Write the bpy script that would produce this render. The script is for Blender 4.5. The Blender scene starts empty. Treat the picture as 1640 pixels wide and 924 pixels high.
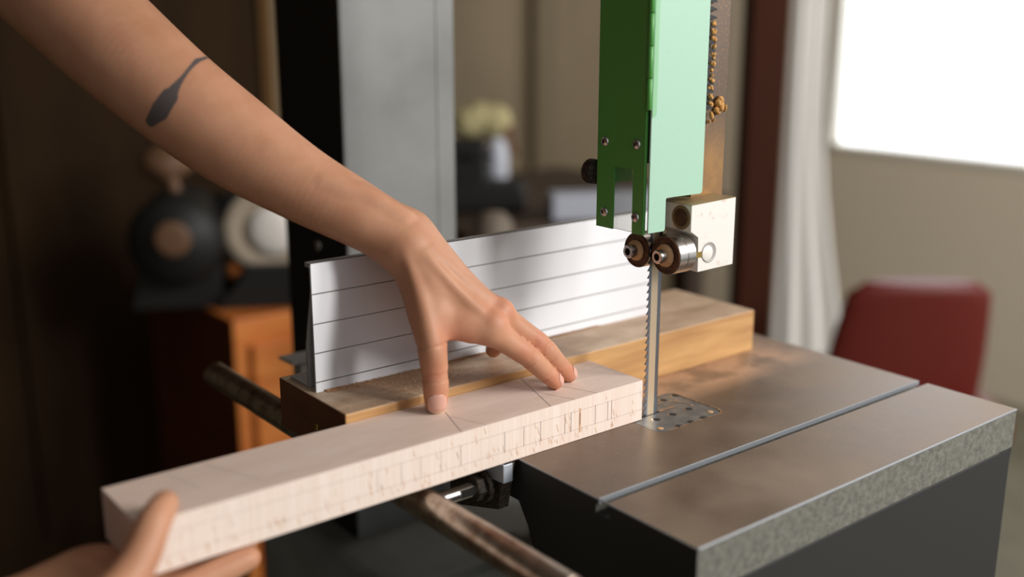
import bpy, bmesh, math, random
import numpy as np
from mathutils import Vector, Matrix, noise
random.seed(4)
S = bpy.context.scene
COL = S.collection
PI = math.pi

# ------------------------------------------------------------------ camera, world, light
cam_data = bpy.data.cameras.new('camera')
cam = bpy.data.objects.new('camera', cam_data)
COL.objects.link(cam)
cam_data.sensor_width = 36.0
cam_data.lens = 37.976
cam.location = (-0.6296, -0.6157, 0.3412)
cam.rotation_euler = (math.radians(75.5865), 0, math.radians(-38.3367))
cam_data.clip_start = 0.02
cam_data.dof.use_dof = True
cam_data.dof.focus_distance = 0.895
cam_data.dof.aperture_fstop = 1.9
S.camera = cam

S.view_settings.view_transform = 'Standard'
S.view_settings.look = 'None'
S.view_settings.gamma = 1.0
S.view_settings.use_curve_mapping = False
S.view_settings.exposure = 0.0

world = bpy.data.worlds.new('world')
S.world = world
world.use_nodes = True
bgn = world.node_tree.nodes['Background']
bgn.inputs['Color'].default_value = (0.93, 0.97, 1.0, 1)
bgn.inputs['Strength'].default_value = 0.62

def area(name, loc, target, sx, sy, power, color):
    d = bpy.data.lights.new(name, 'AREA')
    d.shape = 'RECTANGLE'; d.size = sx; d.size_y = sy
    d.energy = power; d.color = color
    o = bpy.data.objects.new(name, d)
    COL.objects.link(o)
    o.location = loc
    o.rotation_euler = (Vector(target) - Vector(loc)).to_track_quat('-Z', 'Y').to_euler()
    return o
area('daylight_key', (1.5, -1.7, 1.15), (-0.05, 0.1, 0.05), 0.85, 1.0, 40, (1.0, 0.97, 0.93))
area('daylight_side', (0.72, -1.8, 1.0), (-0.1, 0.1, 0.05), 0.26, 1.1, 24, (1.0, 0.98, 0.95))

_pl = bpy.data.lights.new('back_room_fill', 'POINT'); _pl.energy = 13; _pl.shadow_soft_size = 0.12; _pl.color = (1.0, 0.95, 0.88)  # added unseen fill that brightens the right wall and curtain
_po = bpy.data.objects.new('back_room_fill', _pl); COL.objects.link(_po); _po.location = (1.75, 0.5, 1.35)

# ------------------------------------------------------------------ materials
def mat(name, color, rough=0.5, metal=0.0, spec=0.5):
    m = bpy.data.materials.new(name); m.use_nodes = True
    b = m.node_tree.nodes['Principled BSDF']
    b.inputs['Base Color'].default_value = (*color, 1)
    b.inputs['Roughness'].default_value = rough
    b.inputs['Metallic'].default_value = metal
    b.inputs['Specular IOR Level'].default_value = spec
    return m
def srgb(r, g, b):
    f = lambda c: (c/255/12.92) if c/255 <= 0.04045 else ((c/255+0.055)/1.055)**2.4
    return (f(r), f(g), f(b))
def nd(m, t, **kw):
    n = m.node_tree.nodes.new(t)
    for k, v in kw.items(): setattr(n, k, v)
    return n
def lk(m, a, b): m.node_tree.links.new(a, b)
def bsdf(m): return m.node_tree.nodes['Principled BSDF']
def coords(m, scale=(1, 1, 1), loc=(0, 0, 0), rot=(0, 0, 0)):
    tc = nd(m, 'ShaderNodeTexCoord'); mp = nd(m, 'ShaderNodeMapping')
    mp.inputs['Scale'].default_value = scale; mp.inputs['Location'].default_value = loc
    mp.inputs['Rotation'].default_value = rot
    lk(m, tc.outputs['Object'], mp.inputs['Vector'])
    return mp.outputs['Vector']
def noise_n(m, vec, scale, detail=4, rough=0.55):
    n = nd(m, 'ShaderNodeTexNoise')
    n.inputs['Scale'].default_value = scale; n.inputs['Detail'].default_value = detail
    n.inputs['Roughness'].default_value = rough
    lk(m, vec, n.inputs['Vector'])
    return n.outputs['Fac']
def ramp(m, fac, stops):
    r = nd(m, 'ShaderNodeValToRGB')
    e = r.color_ramp.elements
    while len(e) < len(stops): e.new(0.5)
    for i, (p, c) in enumerate(stops):
        e[i].position = p; e[i].color = (*c, 1) if len(c) == 3 else c
    lk(m, fac, r.inputs['Fac'])
    return r.outputs['Color']
def mixc(m, fac, a, b, mode='MIX'):
    n = nd(m, 'ShaderNodeMix', data_type='RGBA', blend_type=mode)
    for sock, v in ((n.inputs[0], fac), (n.inputs[6], a), (n.inputs[7], b)):
        if isinstance(v, (int, float)): sock.default_value = v
        elif isinstance(v, tuple): sock.default_value = (*v, 1) if len(v) == 3 else v
        else: lk(m, v, sock)
    return n.outputs[2]
def bump(m, height, strength, dist):
    n = nd(m, 'ShaderNodeBump')
    n.inputs['Strength'].default_value = strength; n.inputs['Distance'].default_value = dist
    lk(m, height, n.inputs['Height'])
    lk(m, n.outputs['Normal'], bsdf(m).inputs['Normal'])
def setc(m, c): lk(m, c, bsdf(m).inputs['Base Color'])

# skin -------------------------------------------------------------
SKIN = mat('skin', srgb(196, 142, 108), 0.5, 0, 0.35)
_v = coords(SKIN)
_n = noise_n(SKIN, _v, 38, 5)
_c = ramp(SKIN, _n, [(0.3, srgb(184, 130, 99)), (0.7, srgb(198, 145, 114))])
_at = nd(SKIN, 'ShaderNodeAttribute', attribute_name='flush')
_c = mixc(SKIN, _at.outputs['Fac'], _c, srgb(200, 112, 86))
_at2 = nd(SKIN, 'ShaderNodeAttribute', attribute_name='tattoo')
_c = mixc(SKIN, _at2.outputs['Fac'], _c, srgb(68, 72, 76))
setc(SKIN, _c)
bump(SKIN, noise_n(SKIN, _v, 900, 3), 0.10, 0.001)
bsdf(SKIN).inputs['Subsurface Weight'].default_value = 0.12
bsdf(SKIN).inputs['Subsurface Radius'].default_value = (1.0, 0.35, 0.2)
bsdf(SKIN).inputs['Subsurface Scale'].default_value = 0.004
NAIL = mat('nail', srgb(216, 164, 146), 0.33)
NAILTIP = mat('nail_tip', srgb(224, 200, 168), 0.38)

# beech board ------------------------------------------------------
BEECH = mat('beech', srgb(226, 202, 188), 0.62, 0, 0.3)
_v = coords(BEECH, (30, 160, 160))
_c = ramp(BEECH, noise_n(BEECH, _v, 1.5, 4), [(0.25, srgb(220, 194, 178)), (0.75, srgb(232, 210, 197))])
_v2 = coords(BEECH, (3, 14, 14))
_c = mixc(BEECH, 0.35, _c, ramp(BEECH, noise_n(BEECH, _v2, 1.4, 3), [(0.35, srgb(212, 182, 164)), (0.65, srgb(234, 214, 202))]))
setc(BEECH, _c)
bump(BEECH, noise_n(BEECH, _v, 2.0, 4), 0.08, 0.001)
BEECHF = mat('beech_side', srgb(232, 208, 188), 0.62, 0, 0.3)
_v = coords(BEECHF, (420, 420, 9))
_c = ramp(BEECHF, noise_n(BEECHF, _v, 1.0, 3), [(0.3, srgb(232, 210, 194)), (0.65, srgb(240, 222, 210))])
_v = coords(BEECHF, (300, 300, 55), rot=(0, 0.12, 0))
_f = ramp(BEECHF, noise_n(BEECHF, _v, 1.0, 1), [(0.74, (0, 0, 0)), (0.82, (0.6, 0.6, 0.6))])
_c = mixc(BEECHF, _f, _c, srgb(204, 158, 118))
setc(BEECHF, _c)
PENCIL = mat('pencil', srgb(134, 122, 118), 0.6)
PENCILF = mat('pencil_faint', srgb(198, 178, 166), 0.6)
FLECK = mat('brown_fleck', srgb(206, 162, 124), 0.6)
FLECKD = mat('dark_fleck', srgb(128, 96, 76), 0.6)

def wood(name, dark, light, sc=(6, 60, 60), rough=0.5, spec=0.35):
    m = mat(name, light, rough, 0, spec)
    v = coords(m, sc)
    n = noise_n(m, v, 1.6, 5)
    setc(m, ramp(m, n, [(0.28, dark), (0.72, light)]))
    bump(m, n, 0.08, 0.002)
    return m
BEAM = wood('beam_wood', srgb(168, 122, 76), srgb(206, 162, 108))
BEAMTOP = mat('beam_top', srgb(150, 120, 96), 0.5, 0, 0.4)
_v = coords(BEAMTOP, (9, 40, 40))
_c = ramp(BEAMTOP, noise_n(BEAMTOP, _v, 1.5, 4), [(0.3, srgb(164, 133, 106)), (0.7, srgb(204, 174, 146))])
_d = ramp(BEAMTOP, noise_n(BEAMTOP, coords(BEAMTOP), 22, 5), [(0.5, (0, 0, 0)), (0.72, (1, 1, 1))])
_c = mixc(BEAMTOP, _d, _c, srgb(214, 188, 160))
setc(BEAMTOP, _c)
BEAMEND = wood('beam_end', srgb(96, 60, 38), srgb(124, 80, 54), (50, 8, 40), 0.5)
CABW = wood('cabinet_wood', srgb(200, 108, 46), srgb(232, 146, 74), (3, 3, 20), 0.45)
CABSHADE = wood('shaded_cabinet_wood', srgb(96, 46, 20), srgb(120, 62, 28), (3, 3, 20), 0.6)  # cabinet wood darkened: shade of the left side painted in
DARKW = wood('dark_wall_wood', srgb(40, 27, 15), srgb(56, 39, 22), (4, 4, 1), 0.8, 0.1)
POSTW = wood('dark_red_wood', srgb(56, 25, 12), srgb(70, 33, 17), (8, 8, 1), 0.7, 0.15)
STRIPW = wood('strip_wood', srgb(92, 66, 38), srgb(112, 82, 50), (4, 4, 1), 0.8, 0.1)
BENCHW = wood('bench_wood', srgb(56, 43, 34), srgb(76, 60, 47), (3, 8, 8), 0.6)

# metals -----------------------------------------------------------
ALU = mat('brushed_aluminium', srgb(214, 214, 217), 0.60, 0.7)
_v = coords(ALU, (3, 3, 700))
_n = noise_n(ALU, _v, 1.0, 4)
bump(ALU, _n, 0.06, 0.0006)
bsdf(ALU).inputs['Anisotropic'].default_value = 0.82
_t = nd(ALU, 'ShaderNodeTangent', direction_type='RADIAL', axis='X')
lk(ALU, _t.outputs['Tangent'], bsdf(ALU).inputs['Tangent'])
GROOVESHADE = mat('groove_shade_metal', srgb(172, 170, 168), 0.5, 0.7)  # face aluminium darkened: groove shadow put into the colour
ALUR = mat('aluminium_edge', srgb(168, 163, 158), 0.5, 0.3)
GBLOCK = mat('guide_block_metal', srgb(236, 230, 222), 0.42, 0.15)
_d = ramp(GBLOCK, noise_n(GBLOCK, coords(GBLOCK), 120, 6, 0.7), [(0.56, (0, 0, 0)), (0.70, (1, 1, 1))])
_d2 = ramp(GBLOCK, noise_n(GBLOCK, coords(GBLOCK), 32, 2), [(0.45, (0, 0, 0)), (0.7, (1, 1, 1))])
_d = mixc(GBLOCK, 1.0, _d, _d2, 'MULTIPLY')
setc(GBLOCK, mixc(GBLOCK, _d, srgb(236, 230, 222), srgb(186, 138, 92)))
STEEL = mat('bright_steel', srgb(205, 200, 196), 0.25, 1.0)
CHROME = mat('chrome_tube', srgb(180, 165, 150), 0.3, 1.0)
_d = ramp(CHROME, noise_n(CHROME, coords(CHROME, (30, 30, 30)), 2.5, 6, 0.7), [(0.4, srgb(190, 178, 166)), (0.75, srgb(112, 84, 64))])
setc(CHROME, _d)
DUSTSTEEL = mat('dusty_dark_steel', srgb(92, 62, 40), 0.6, 0.3)
_d = ramp(DUSTSTEEL, noise_n(DUSTSTEEL, coords(DUSTSTEEL), 200, 5), [(0.3, srgb(58, 38, 26)), (0.7, srgb(104, 70, 46))])
setc(DUSTSTEEL, _d)
BLACKM = mat('black_metal_and_shade', srgb(30, 29, 28), 0.55, 0.2)  # real black metal, also used as painted shade
BLACKDUST = mat('dusty_black_metal', srgb(54, 46, 40), 0.7, 0.2)
_d = ramp(BLACKDUST, noise_n(BLACKDUST, coords(BLACKDUST), 400, 4), [(0.45, srgb(38, 35, 32)), (0.8, srgb(110, 88, 66))])
setc(BLACKDUST, _d)
BLADE = mat('blade_steel', srgb(200, 180, 152), 0.42, 0.85)
BLADEB = mat('blade_bevel_steel', srgb(120, 124, 132), 0.35, 1.0)
POSTM = mat('guide_post_steel', srgb(110, 92, 78), 0.42, 0.7)
_v = coords(POSTM)
_d = ramp(POSTM, noise_n(POSTM, _v, 420, 5, 0.7), [(0.54, srgb(102, 88, 78)), (0.74, srgb(168, 122, 78))])
_sx = nd(POSTM, 'ShaderNodeSeparateXYZ'); lk(POSTM, _v, _sx.inputs[0])
_mr = nd(POSTM, 'ShaderNodeMapRange')
lk(POSTM, _sx.outputs['Z'], _mr.inputs[0])
_mr.inputs[1].default_value = 1.180; _mr.inputs[2].default_value = 1.135
_nn = noise_n(POSTM, _v, 60, 4)
_mm = nd(POSTM, 'ShaderNodeMath', operation='MULTIPLY'); lk(POSTM, _mr.outputs[0], _mm.inputs[0]); lk(POSTM, _nn, _mm.inputs[1])
_d = mixc(POSTM, _mm.outputs[0], _d, srgb(196, 146, 88))
setc(POSTM, _d)
IRON = mat('cast_iron_top', srgb(108, 94, 82), 0.36, 0.55)
_v = coords(IRON)
_n1 = noise_n(IRON, _v, 9, 6, 0.6)
_c = ramp(IRON, _n1, [(0.3, srgb(98, 78, 63)), (0.5, srgb(122, 102, 85)), (0.72, srgb(144, 124, 104))])
_d = ramp(IRON, noise_n(IRON, coords(IRON, (1, 1, 1), (0.3, 0.2, 0)), 420, 3, 0.7), [(0.62, (0, 0, 0)), (0.75, (0.35, 0.35, 0.35))])
_c = mixc(IRON, _d, _c, srgb(190, 168, 146))
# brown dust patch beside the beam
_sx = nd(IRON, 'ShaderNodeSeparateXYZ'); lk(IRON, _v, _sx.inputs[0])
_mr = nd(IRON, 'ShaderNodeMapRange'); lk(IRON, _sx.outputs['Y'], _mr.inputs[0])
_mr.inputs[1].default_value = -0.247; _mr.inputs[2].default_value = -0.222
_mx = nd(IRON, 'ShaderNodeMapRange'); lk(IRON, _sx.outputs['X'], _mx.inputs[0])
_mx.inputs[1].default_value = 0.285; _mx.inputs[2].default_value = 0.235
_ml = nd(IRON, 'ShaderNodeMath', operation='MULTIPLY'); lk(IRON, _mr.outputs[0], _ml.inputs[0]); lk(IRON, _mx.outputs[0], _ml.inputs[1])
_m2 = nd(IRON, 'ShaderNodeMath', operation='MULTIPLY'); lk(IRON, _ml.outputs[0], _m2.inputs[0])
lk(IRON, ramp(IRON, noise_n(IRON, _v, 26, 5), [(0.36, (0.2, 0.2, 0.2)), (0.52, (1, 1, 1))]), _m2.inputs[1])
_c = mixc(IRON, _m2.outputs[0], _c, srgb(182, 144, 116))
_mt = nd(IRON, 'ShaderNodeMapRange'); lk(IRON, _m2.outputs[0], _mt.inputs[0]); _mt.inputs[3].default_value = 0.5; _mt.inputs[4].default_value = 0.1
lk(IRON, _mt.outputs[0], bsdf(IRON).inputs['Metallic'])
setc(IRON, _c)
lk(IRON, ramp(IRON, _n1, [(0.3, (0.30, 0.30, 0.30)), (0.7, (0.46, 0.46, 0.46))]), bsdf(IRON).inputs['Roughness'])
CASTSIDE = mat('rough_cast_iron', srgb(112, 110, 102), 0.65, 0.2)
_n = noise_n(CASTSIDE, coords(CASTSIDE), 160, 5, 0.65)
setc(CASTSIDE, ramp(CASTSIDE, _n, [(0.3, srgb(88, 86, 78)), (0.7, srgb(128, 126, 116))]))
bump(CASTSIDE, _n, 0.5, 0.002)
CASTDARK = mat('black_iron_and_shade', srgb(30, 29, 27), 0.7)  # real black casting, also used as painted shade
SLOT = mat('machined_slot', srgb(150, 153, 158), 0.4, 0.35)
INSERT = mat('insert_plate', srgb(120, 124, 126), 0.36, 0.6)
_d = ramp(INSERT, noise_n(INSERT, coords(INSERT), 90, 5), [(0.4, srgb(112, 117, 120)), (0.75, srgb(152, 150, 146))])
setc(INSERT, _d)
DUST = mat('sawdust', srgb(196, 146, 88), 0.9, 0, 0.1)
_n = noise_n(DUST, coords(DUST), 700, 4)
setc(DUST, ramp(DUST, _n, [(0.3, srgb(170, 118, 64)), (0.7, srgb(214, 166, 106))]))
DUSTD = mat('brown_sawdust', srgb(206, 164, 124), 0.9, 0, 0.1)
DUSTP = mat('pale_sawdust', srgb(206, 164, 124), 0.9, 0, 0.1)
GREEN = mat('green_enamel', srgb(84, 152, 70), 0.36, 0, 0.4)
_n = ramp(GREEN, noise_n(GREEN, coords(GREEN), 330, 5, 0.75), [(0.62, (0, 0, 0)), (0.74, (0.30, 0.30, 0.30))])
setc(GREEN, mixc(GREEN, _n, srgb(84, 154, 72), srgb(140, 136, 80)))
bump(GREEN, noise_n(GREEN, coords(GREEN), 900, 2), 0.10, 0.0005)
GREENLIT = mat('lit_green_enamel', srgb(176, 210, 186), 0.42, 0, 0.5)  # same green enamel with the front light washed into its colour
_n = ramp(GREENLIT, noise_n(GREENLIT, coords(GREENLIT), 330, 5, 0.75), [(0.60, (0, 0, 0)), (0.74, (0.4, 0.4, 0.4))])
setc(GREENLIT, mixc(GREENLIT, _n, srgb(166, 203, 180), srgb(128, 138, 100)))
GREENM = mat('mid_green_enamel', srgb(140, 190, 146), 0.42)
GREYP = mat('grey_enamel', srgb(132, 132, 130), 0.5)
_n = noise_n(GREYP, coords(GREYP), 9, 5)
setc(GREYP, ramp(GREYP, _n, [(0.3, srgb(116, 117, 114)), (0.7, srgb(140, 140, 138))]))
CLEAR = bpy.data.materials.new('clear_plastic'); CLEAR.use_nodes = True
_nt = CLEAR.node_tree; _nt.nodes.remove(_nt.nodes['Principled BSDF'])
_tr = _nt.nodes.new('ShaderNodeBsdfTransparent'); _tr.inputs[0].default_value = (0.93, 0.93, 0.91, 1)
_gl = _nt.nodes.new('ShaderNodeBsdfGlossy'); _gl.inputs['Roughness'].default_value = 0.08
_fr = _nt.nodes.new('ShaderNodeFresnel'); _fr.inputs[0].default_value = 1.35
_mxs = _nt.nodes.new('ShaderNodeMixShader')
_nt.links.new(_fr.outputs[0], _mxs.inputs[0]); _nt.links.new(_tr.outputs[0], _mxs.inputs[1]); _nt.links.new(_gl.outputs[0], _mxs.inputs[2])
_nt.links.new(_mxs.outputs[0], _nt.nodes['Material Output'].inputs['Surface'])
HUBM = mat('warm_white_disc', srgb(240, 232, 224), 0.6)
BRASS = mat('brass', srgb(190, 160, 90), 0.3, 1.0)
CREAM = mat('cream_cloth', srgb(186, 174, 128), 0.8)
GREYBOX = mat('grey_card', srgb(176, 178, 190), 0.6)
POT = mat('stone_ware', srgb(112, 99, 86), 0.6)
BLOCKSIDE = mat('brown_block_side', srgb(132, 112, 76), 0.55, 0.1)  # darker brown for the block's left faces and bore
ALUB = mat('bright_spacer', srgb(222, 228, 238), 0.35, 0.5)
WHITEP = mat('white_plastic', srgb(206, 210, 222), 0.5)
REDP = mat('red_plastic', srgb(104, 38, 26), 0.5)
REDC = mat('dark_red_vinyl', srgb(104, 26, 16), 0.5)
TAN = mat('tan_leather', srgb(112, 80, 56), 0.6)
BEIGE = mat('beige_cloth', srgb(176, 160, 140), 0.8)
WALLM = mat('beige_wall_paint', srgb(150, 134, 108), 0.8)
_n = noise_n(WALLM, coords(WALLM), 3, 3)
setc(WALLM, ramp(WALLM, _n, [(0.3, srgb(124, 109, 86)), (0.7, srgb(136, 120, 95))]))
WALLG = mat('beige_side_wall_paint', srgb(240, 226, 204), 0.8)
BATTEN = mat('batten_paint', srgb(112, 98, 76), 0.8)
FLOORM = mat('concrete_floor', srgb(118, 114, 96), 0.7)
_n = noise_n(FLOORM, coords(FLOORM), 5, 6)
setc(FLOORM, ramp(FLOORM, _n, [(0.3, srgb(104, 100, 84)), (0.7, srgb(128, 124, 106))]))
CEILM = mat('ceiling_paint', srgb(150, 146, 138), 0.8)
CURT = mat('white_curtain_cloth', srgb(246, 243, 238), 0.9)
bsdf(CURT).inputs['Transmission Weight'].default_value = 0.0
WGLOW = bpy.data.materials.new('lit_window_glass'); WGLOW.use_nodes = True
_b = WGLOW.node_tree.nodes['Principled BSDF']
_b.inputs['Base Color'].default_value = (0.9, 0.92, 0.95, 1)
_b.inputs['Emission Color'].default_value = (0.93, 0.96, 1.0, 1)
_b.inputs['Emission Strength'].default_value = 2.2
FRAMEP = mat('window_frame_paint', srgb(238, 234, 224), 0.6)

# ------------------------------------------------------------------ mesh helpers
class MB:
    def __init__(s): s.bm = bmesh.new(); s.mi = 0; s.smooth = False
    def _mark(s, faces, smooth=None):
        for fc in faces:
            fc.material_index = s.mi
            fc.smooth = s.smooth if smooth is None else smooth
    def box(s, a, b, bev=0.0, seg=2):
        x0, y0, z0 = a; x1, y1, z1 = b
        vs = [s.bm.verts.new(p) for p in ((x0,y0,z0),(x1,y0,z0),(x1,y1,z0),(x0,y1,z0),(x0,y0,z1),(x1,y0,z1),(x1,y1,z1),(x0,y1,z1))]
        fs = [s.bm.faces.new([vs[i] for i in t]) for t in ((0,3,2,1),(4,5,6,7),(0,1,5,4),(1,2,6,5),(2,3,7,6),(3,0,4,7))]
        s._mark(fs)
        if bev: s._bevel(fs, bev, seg)
        return fs
    def _bevel(s, fs, bev, seg=2):
        es = list({e for f_ in fs for e in f_.edges})
        r = bmesh.ops.bevel(s.bm, geom=es, offset=bev, segments=seg, affect='EDGES', profile=0.5, clamp_overlap=True)
        for fc in r['faces']: fc.material_index = s.mi
    def prism(s, pts, axis, a, b, bev=0.0):
        """polygon pts (2-D) extruded along axis from a to b"""
        def P3(p, t):
            if axis == 'x': return (t, p[0], p[1])
            if axis == 'y': return (p[0], t, p[1])
            return (p[0], p[1], t)
        va = [s.bm.verts.new(P3(p, a)) for p in pts]; vb = [s.bm.verts.new(P3(p, b)) for p in pts]
        n = len(pts)
        fs = [s.bm.faces.new(va[::-1]), s.bm.faces.new(vb)]
        for i in range(n): fs.append(s.bm.faces.new((va[i], va[(i+1) % n], vb[(i+1) % n], vb[i])))
        s._mark(fs, False)
        if bev: s._bevel(fs, bev)
        return fs
    def lathe(s, p0, d, prof, n=32, smooth=True, ang=0.0):
        """prof: list of (t along d, radius)"""
        p0 = Vector(p0); d = Vector(d).normalized()
        u = d.orthogonal().normalized(); w = d.cross(u)
        rings = []
        for t, r in prof:
            if r <= 1e-6: rings.append([s.bm.verts.new(p0 + d*t)])
            else: rings.append([s.bm.verts.new(p0 + d*t + (u*math.cos(ang + 2*PI*i/n) + w*math.sin(ang + 2*PI*i/n))*r) for i in range(n)])
        fs = []
        for A, B in zip(rings, rings[1:]):
            for i in range(n):
                j = (i+1) % n
                if len(A) == 1 and len(B) == 1: continue
                if len(A) == 1: fs.append(s.bm.faces.new((A[0], B[j], B[i])))
                elif len(B) == 1: fs.append(s.bm.faces.new((A[i], A[j], B[0])))
                else: fs.append(s.bm.faces.new((A[i], A[j], B[j], B[i])))
        if len(rings[0]) > 1: fs.append(s.bm.faces.new(rings[0][::-1]))
        if len(rings[-1]) > 1: fs.append(s.bm.faces.new(rings[-1]))
        s._mark(fs, False)
        if smooth:
            for fc in fs:
                if len(fc.verts) <= 4: fc.smooth = True
        return fs
    def cyl(s, p0, p1, r, n=32, ch=0.0):
        L = (Vector(p1) - Vector(p0)).length
        pr = [(0, r), (L, r)] if not ch else [(0, r-ch), (ch, r), (L-ch, r), (L, r-ch)]
        return s.lathe(p0, Vector(p1) - Vector(p0), pr, n)
    def tube(s, pts, r, n=12):
        pts = [Vector(p) for p in pts]; rings = []
        for i, p in enumerate(pts):
            d = (pts[min(i+1, len(pts)-1)] - pts[max(i-1, 0)]).normalized()
            u = d.cross(Vector((0.13, 0.21, 0.97))).normalized(); w = d.cross(u)
            rr = r[i] if isinstance(r, (list, tuple)) else r
            rings.append([s.bm.verts.new(p + (u*math.cos(2*PI*k/n) + w*math.sin(2*PI*k/n))*rr) for k in range(n)])
        fs = [s.bm.faces.new(rings[0][::-1]), s.bm.faces.new(rings[-1])]
        for A, B in zip(rings, rings[1:]):
            for k in range(n): fs.append(s.bm.faces.new((A[k], A[(k+1) % n], B[(k+1) % n], B[k])))
        s._mark(fs, True)
    def quad(s, pts):
        fc = s.bm.faces.new([s.bm.verts.new(p) for p in pts]); fc.material_index = s.mi
        return fc
    def blob(s, c, r, amp=0.25, freq=1.0, sub=3, sq=(1, 1, 1)):
        res = bmesh.ops.create_icosphere(s.bm, subdivisions=sub, radius=1.0)
        for v in res['verts']:
            k = 1 + amp*noise.fractal(v.co*freq*2 + Vector(c)*400, 0.9, 2.0, 3)
            v.co = Vector(c) + Vector((v.co.x*sq[0], v.co.y*sq[1], v.co.z*sq[2]))*r*k
        for fc in {f_ for v in res['verts'] for f_ in v.link_faces}:
            fc.material_index = s.mi; fc.smooth = True
    def build(s, name, mats, parent=None, origin=None, sharp=None):
        bmesh.ops.recalc_face_normals(s.bm, faces=s.bm.faces[:])
        o3 = Vector(origin) if origin else (Vector(parent['_o']) if parent and '_o' in parent else Vector((0, 0, 0)))
        bmesh.ops.translate(s.bm, verts=s.bm.verts[:], vec=-o3)
        me = bpy.data.meshes.new(name); s.bm.to_mesh(me); s.bm.free()
        for m in (mats if isinstance(mats, (list, tuple)) else [mats]): me.materials.append(m)
        if sharp: me.set_sharp_from_angle(angle=math.radians(sharp))
        o = bpy.data.objects.new(name, me); COL.objects.link(o)
        if parent is None: o.location = o3
        else: o.parent = parent; 
        if parent is not None: ORI[o.name] = o3
        return o
ORI = {}
def thing(name, label, cat, loc, group=None):
    o = bpy.data.objects.new(name, None); COL.objects.link(o)
    o.empty_display_size = 0.02
    o.location = loc; o['label'] = label; o['category'] = cat
    if group: o['group'] = group
    ORI[o.name] = Vector(loc)
    return o
def part(mb, name, mats, parent, label=None, sharp=None):
    # vertices of every part are written in world coordinates, then made relative to the thing's base
    root = parent
    while root.parent: root = root.parent
    o3 = ORI[root.name]
    bmesh.ops.recalc_face_normals(mb.bm, faces=mb.bm.faces[:])
    bmesh.ops.translate(mb.bm, verts=mb.bm.verts[:], vec=-o3)
    me = bpy.data.meshes.new(name); mb.bm.to_mesh(me); mb.bm.free()
    for m in (mats if isinstance(mats, (list, tuple)) else [mats]): me.materials.append(m)
    if sharp: me.set_sharp_from_angle(angle=math.radians(sharp))
    o = bpy.data.objects.new(name, me); COL.objects.link(o); o.parent = parent
    if label: o['label'] = label
    return o
def solo(mb, name, mats, label, cat, origin, group=None, kind=None, sharp=None):
    o = mb.build(name, mats, None, origin, sharp)
    o['label'] = label; o['category'] = cat
    if group: o['group'] = group
    if kind: o['kind'] = kind
    return o
def struct(mb, name, mats, origin=(0, 0, 0)):
    o = mb.build(name, mats, None, origin); o['kind'] = 'structure'
    return o

# ------------------------------------------------------------------ setting
FZ = -0.92
XW, YW = 2.75, 2.45
m = MB(); m.box((-2.6, -3.0, FZ-0.05), (XW+0.1, YW+0.1, FZ)); struct(m, 'floor', FLOORM)
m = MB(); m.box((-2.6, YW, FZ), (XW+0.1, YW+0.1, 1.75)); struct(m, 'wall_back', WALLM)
m = MB()   # window wall with an opening
wy0, wy1, wz0, wz1 = 0.72, 1.78, -0.15, 1.3
m.box((XW, -0.6, FZ), (XW+0.1, YW, wz0)); m.box((XW, -0.6, wz1), (XW+0.1, YW, 1.75))
m.box((XW, wy1, wz0), (XW+0.1, YW, wz1)); m.box((XW, -0.6, wz0), (XW+0.1, wy0, wz1))
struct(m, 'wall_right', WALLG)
m = MB(); m.box((XW+0.05, wy0, wz0), (XW+0.06, wy1, wz1)); win = struct(m, 'window_1', WGLOW)
m = MB()
for (a, b) in (((wy0, wz0), (wy0+0.025, wz1)), ((wy1-0.025, wz0), (wy1, wz1)), ((wy0, wz0), (wy1, wz0+0.025)), ((wy0, wz1-0.025), (wy1, wz1))):
    m.box((XW-0.01, a[0], a[1]), (XW+0.05, b[0], b[1]), 0.004)
fr = m.build('window_frame', FRAMEP); fr.parent = win
wb_ = (1.9025, 2.4500, -0.0627)
m = MB(); m.box((wb_[0]-0.04, YW-0.05, FZ), (wb_[0]+0.05, YW-0.0005, 1.75), 0.004); struct(m, 'trim_2', BATTEN)
m = MB(); m.box((-2.7, -3.0, FZ), (-2.6, YW+0.1, 1.75)); struct(m, 'wall_left', DARKW)
m = MB(); m.box((-2.7, -1.2, 1.75), (XW+0.1, YW+0.1, 1.85)); struct(m, 'ceiling', CEILM)

# ------------------------------------------------------------------ band saw
saw = thing('band_saw', 'green and grey band saw with a cast iron table and a toothed steel blade', 'band saw', (0.0, 0.25, FZ))
# table
TX0, TX1, TY0, TY1, TH = -0.1352, 0.279, -0.187, 0.30, 0.036
SY0, SY1 = -0.1008, -0.0918
m = MB(); m.mi = 0
prof = [(TY0, -TH), (TY1, -TH), (TY1, 0), (SY1, 0), (SY1, -0.008), (SY1+0.003, -0.008), (SY1+0.003, -0.012), (SY0-0.003, -0.012), (SY0-0.003, -0.008), (SY0, -0.008), (SY0, 0), (TY0, 0)]
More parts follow.
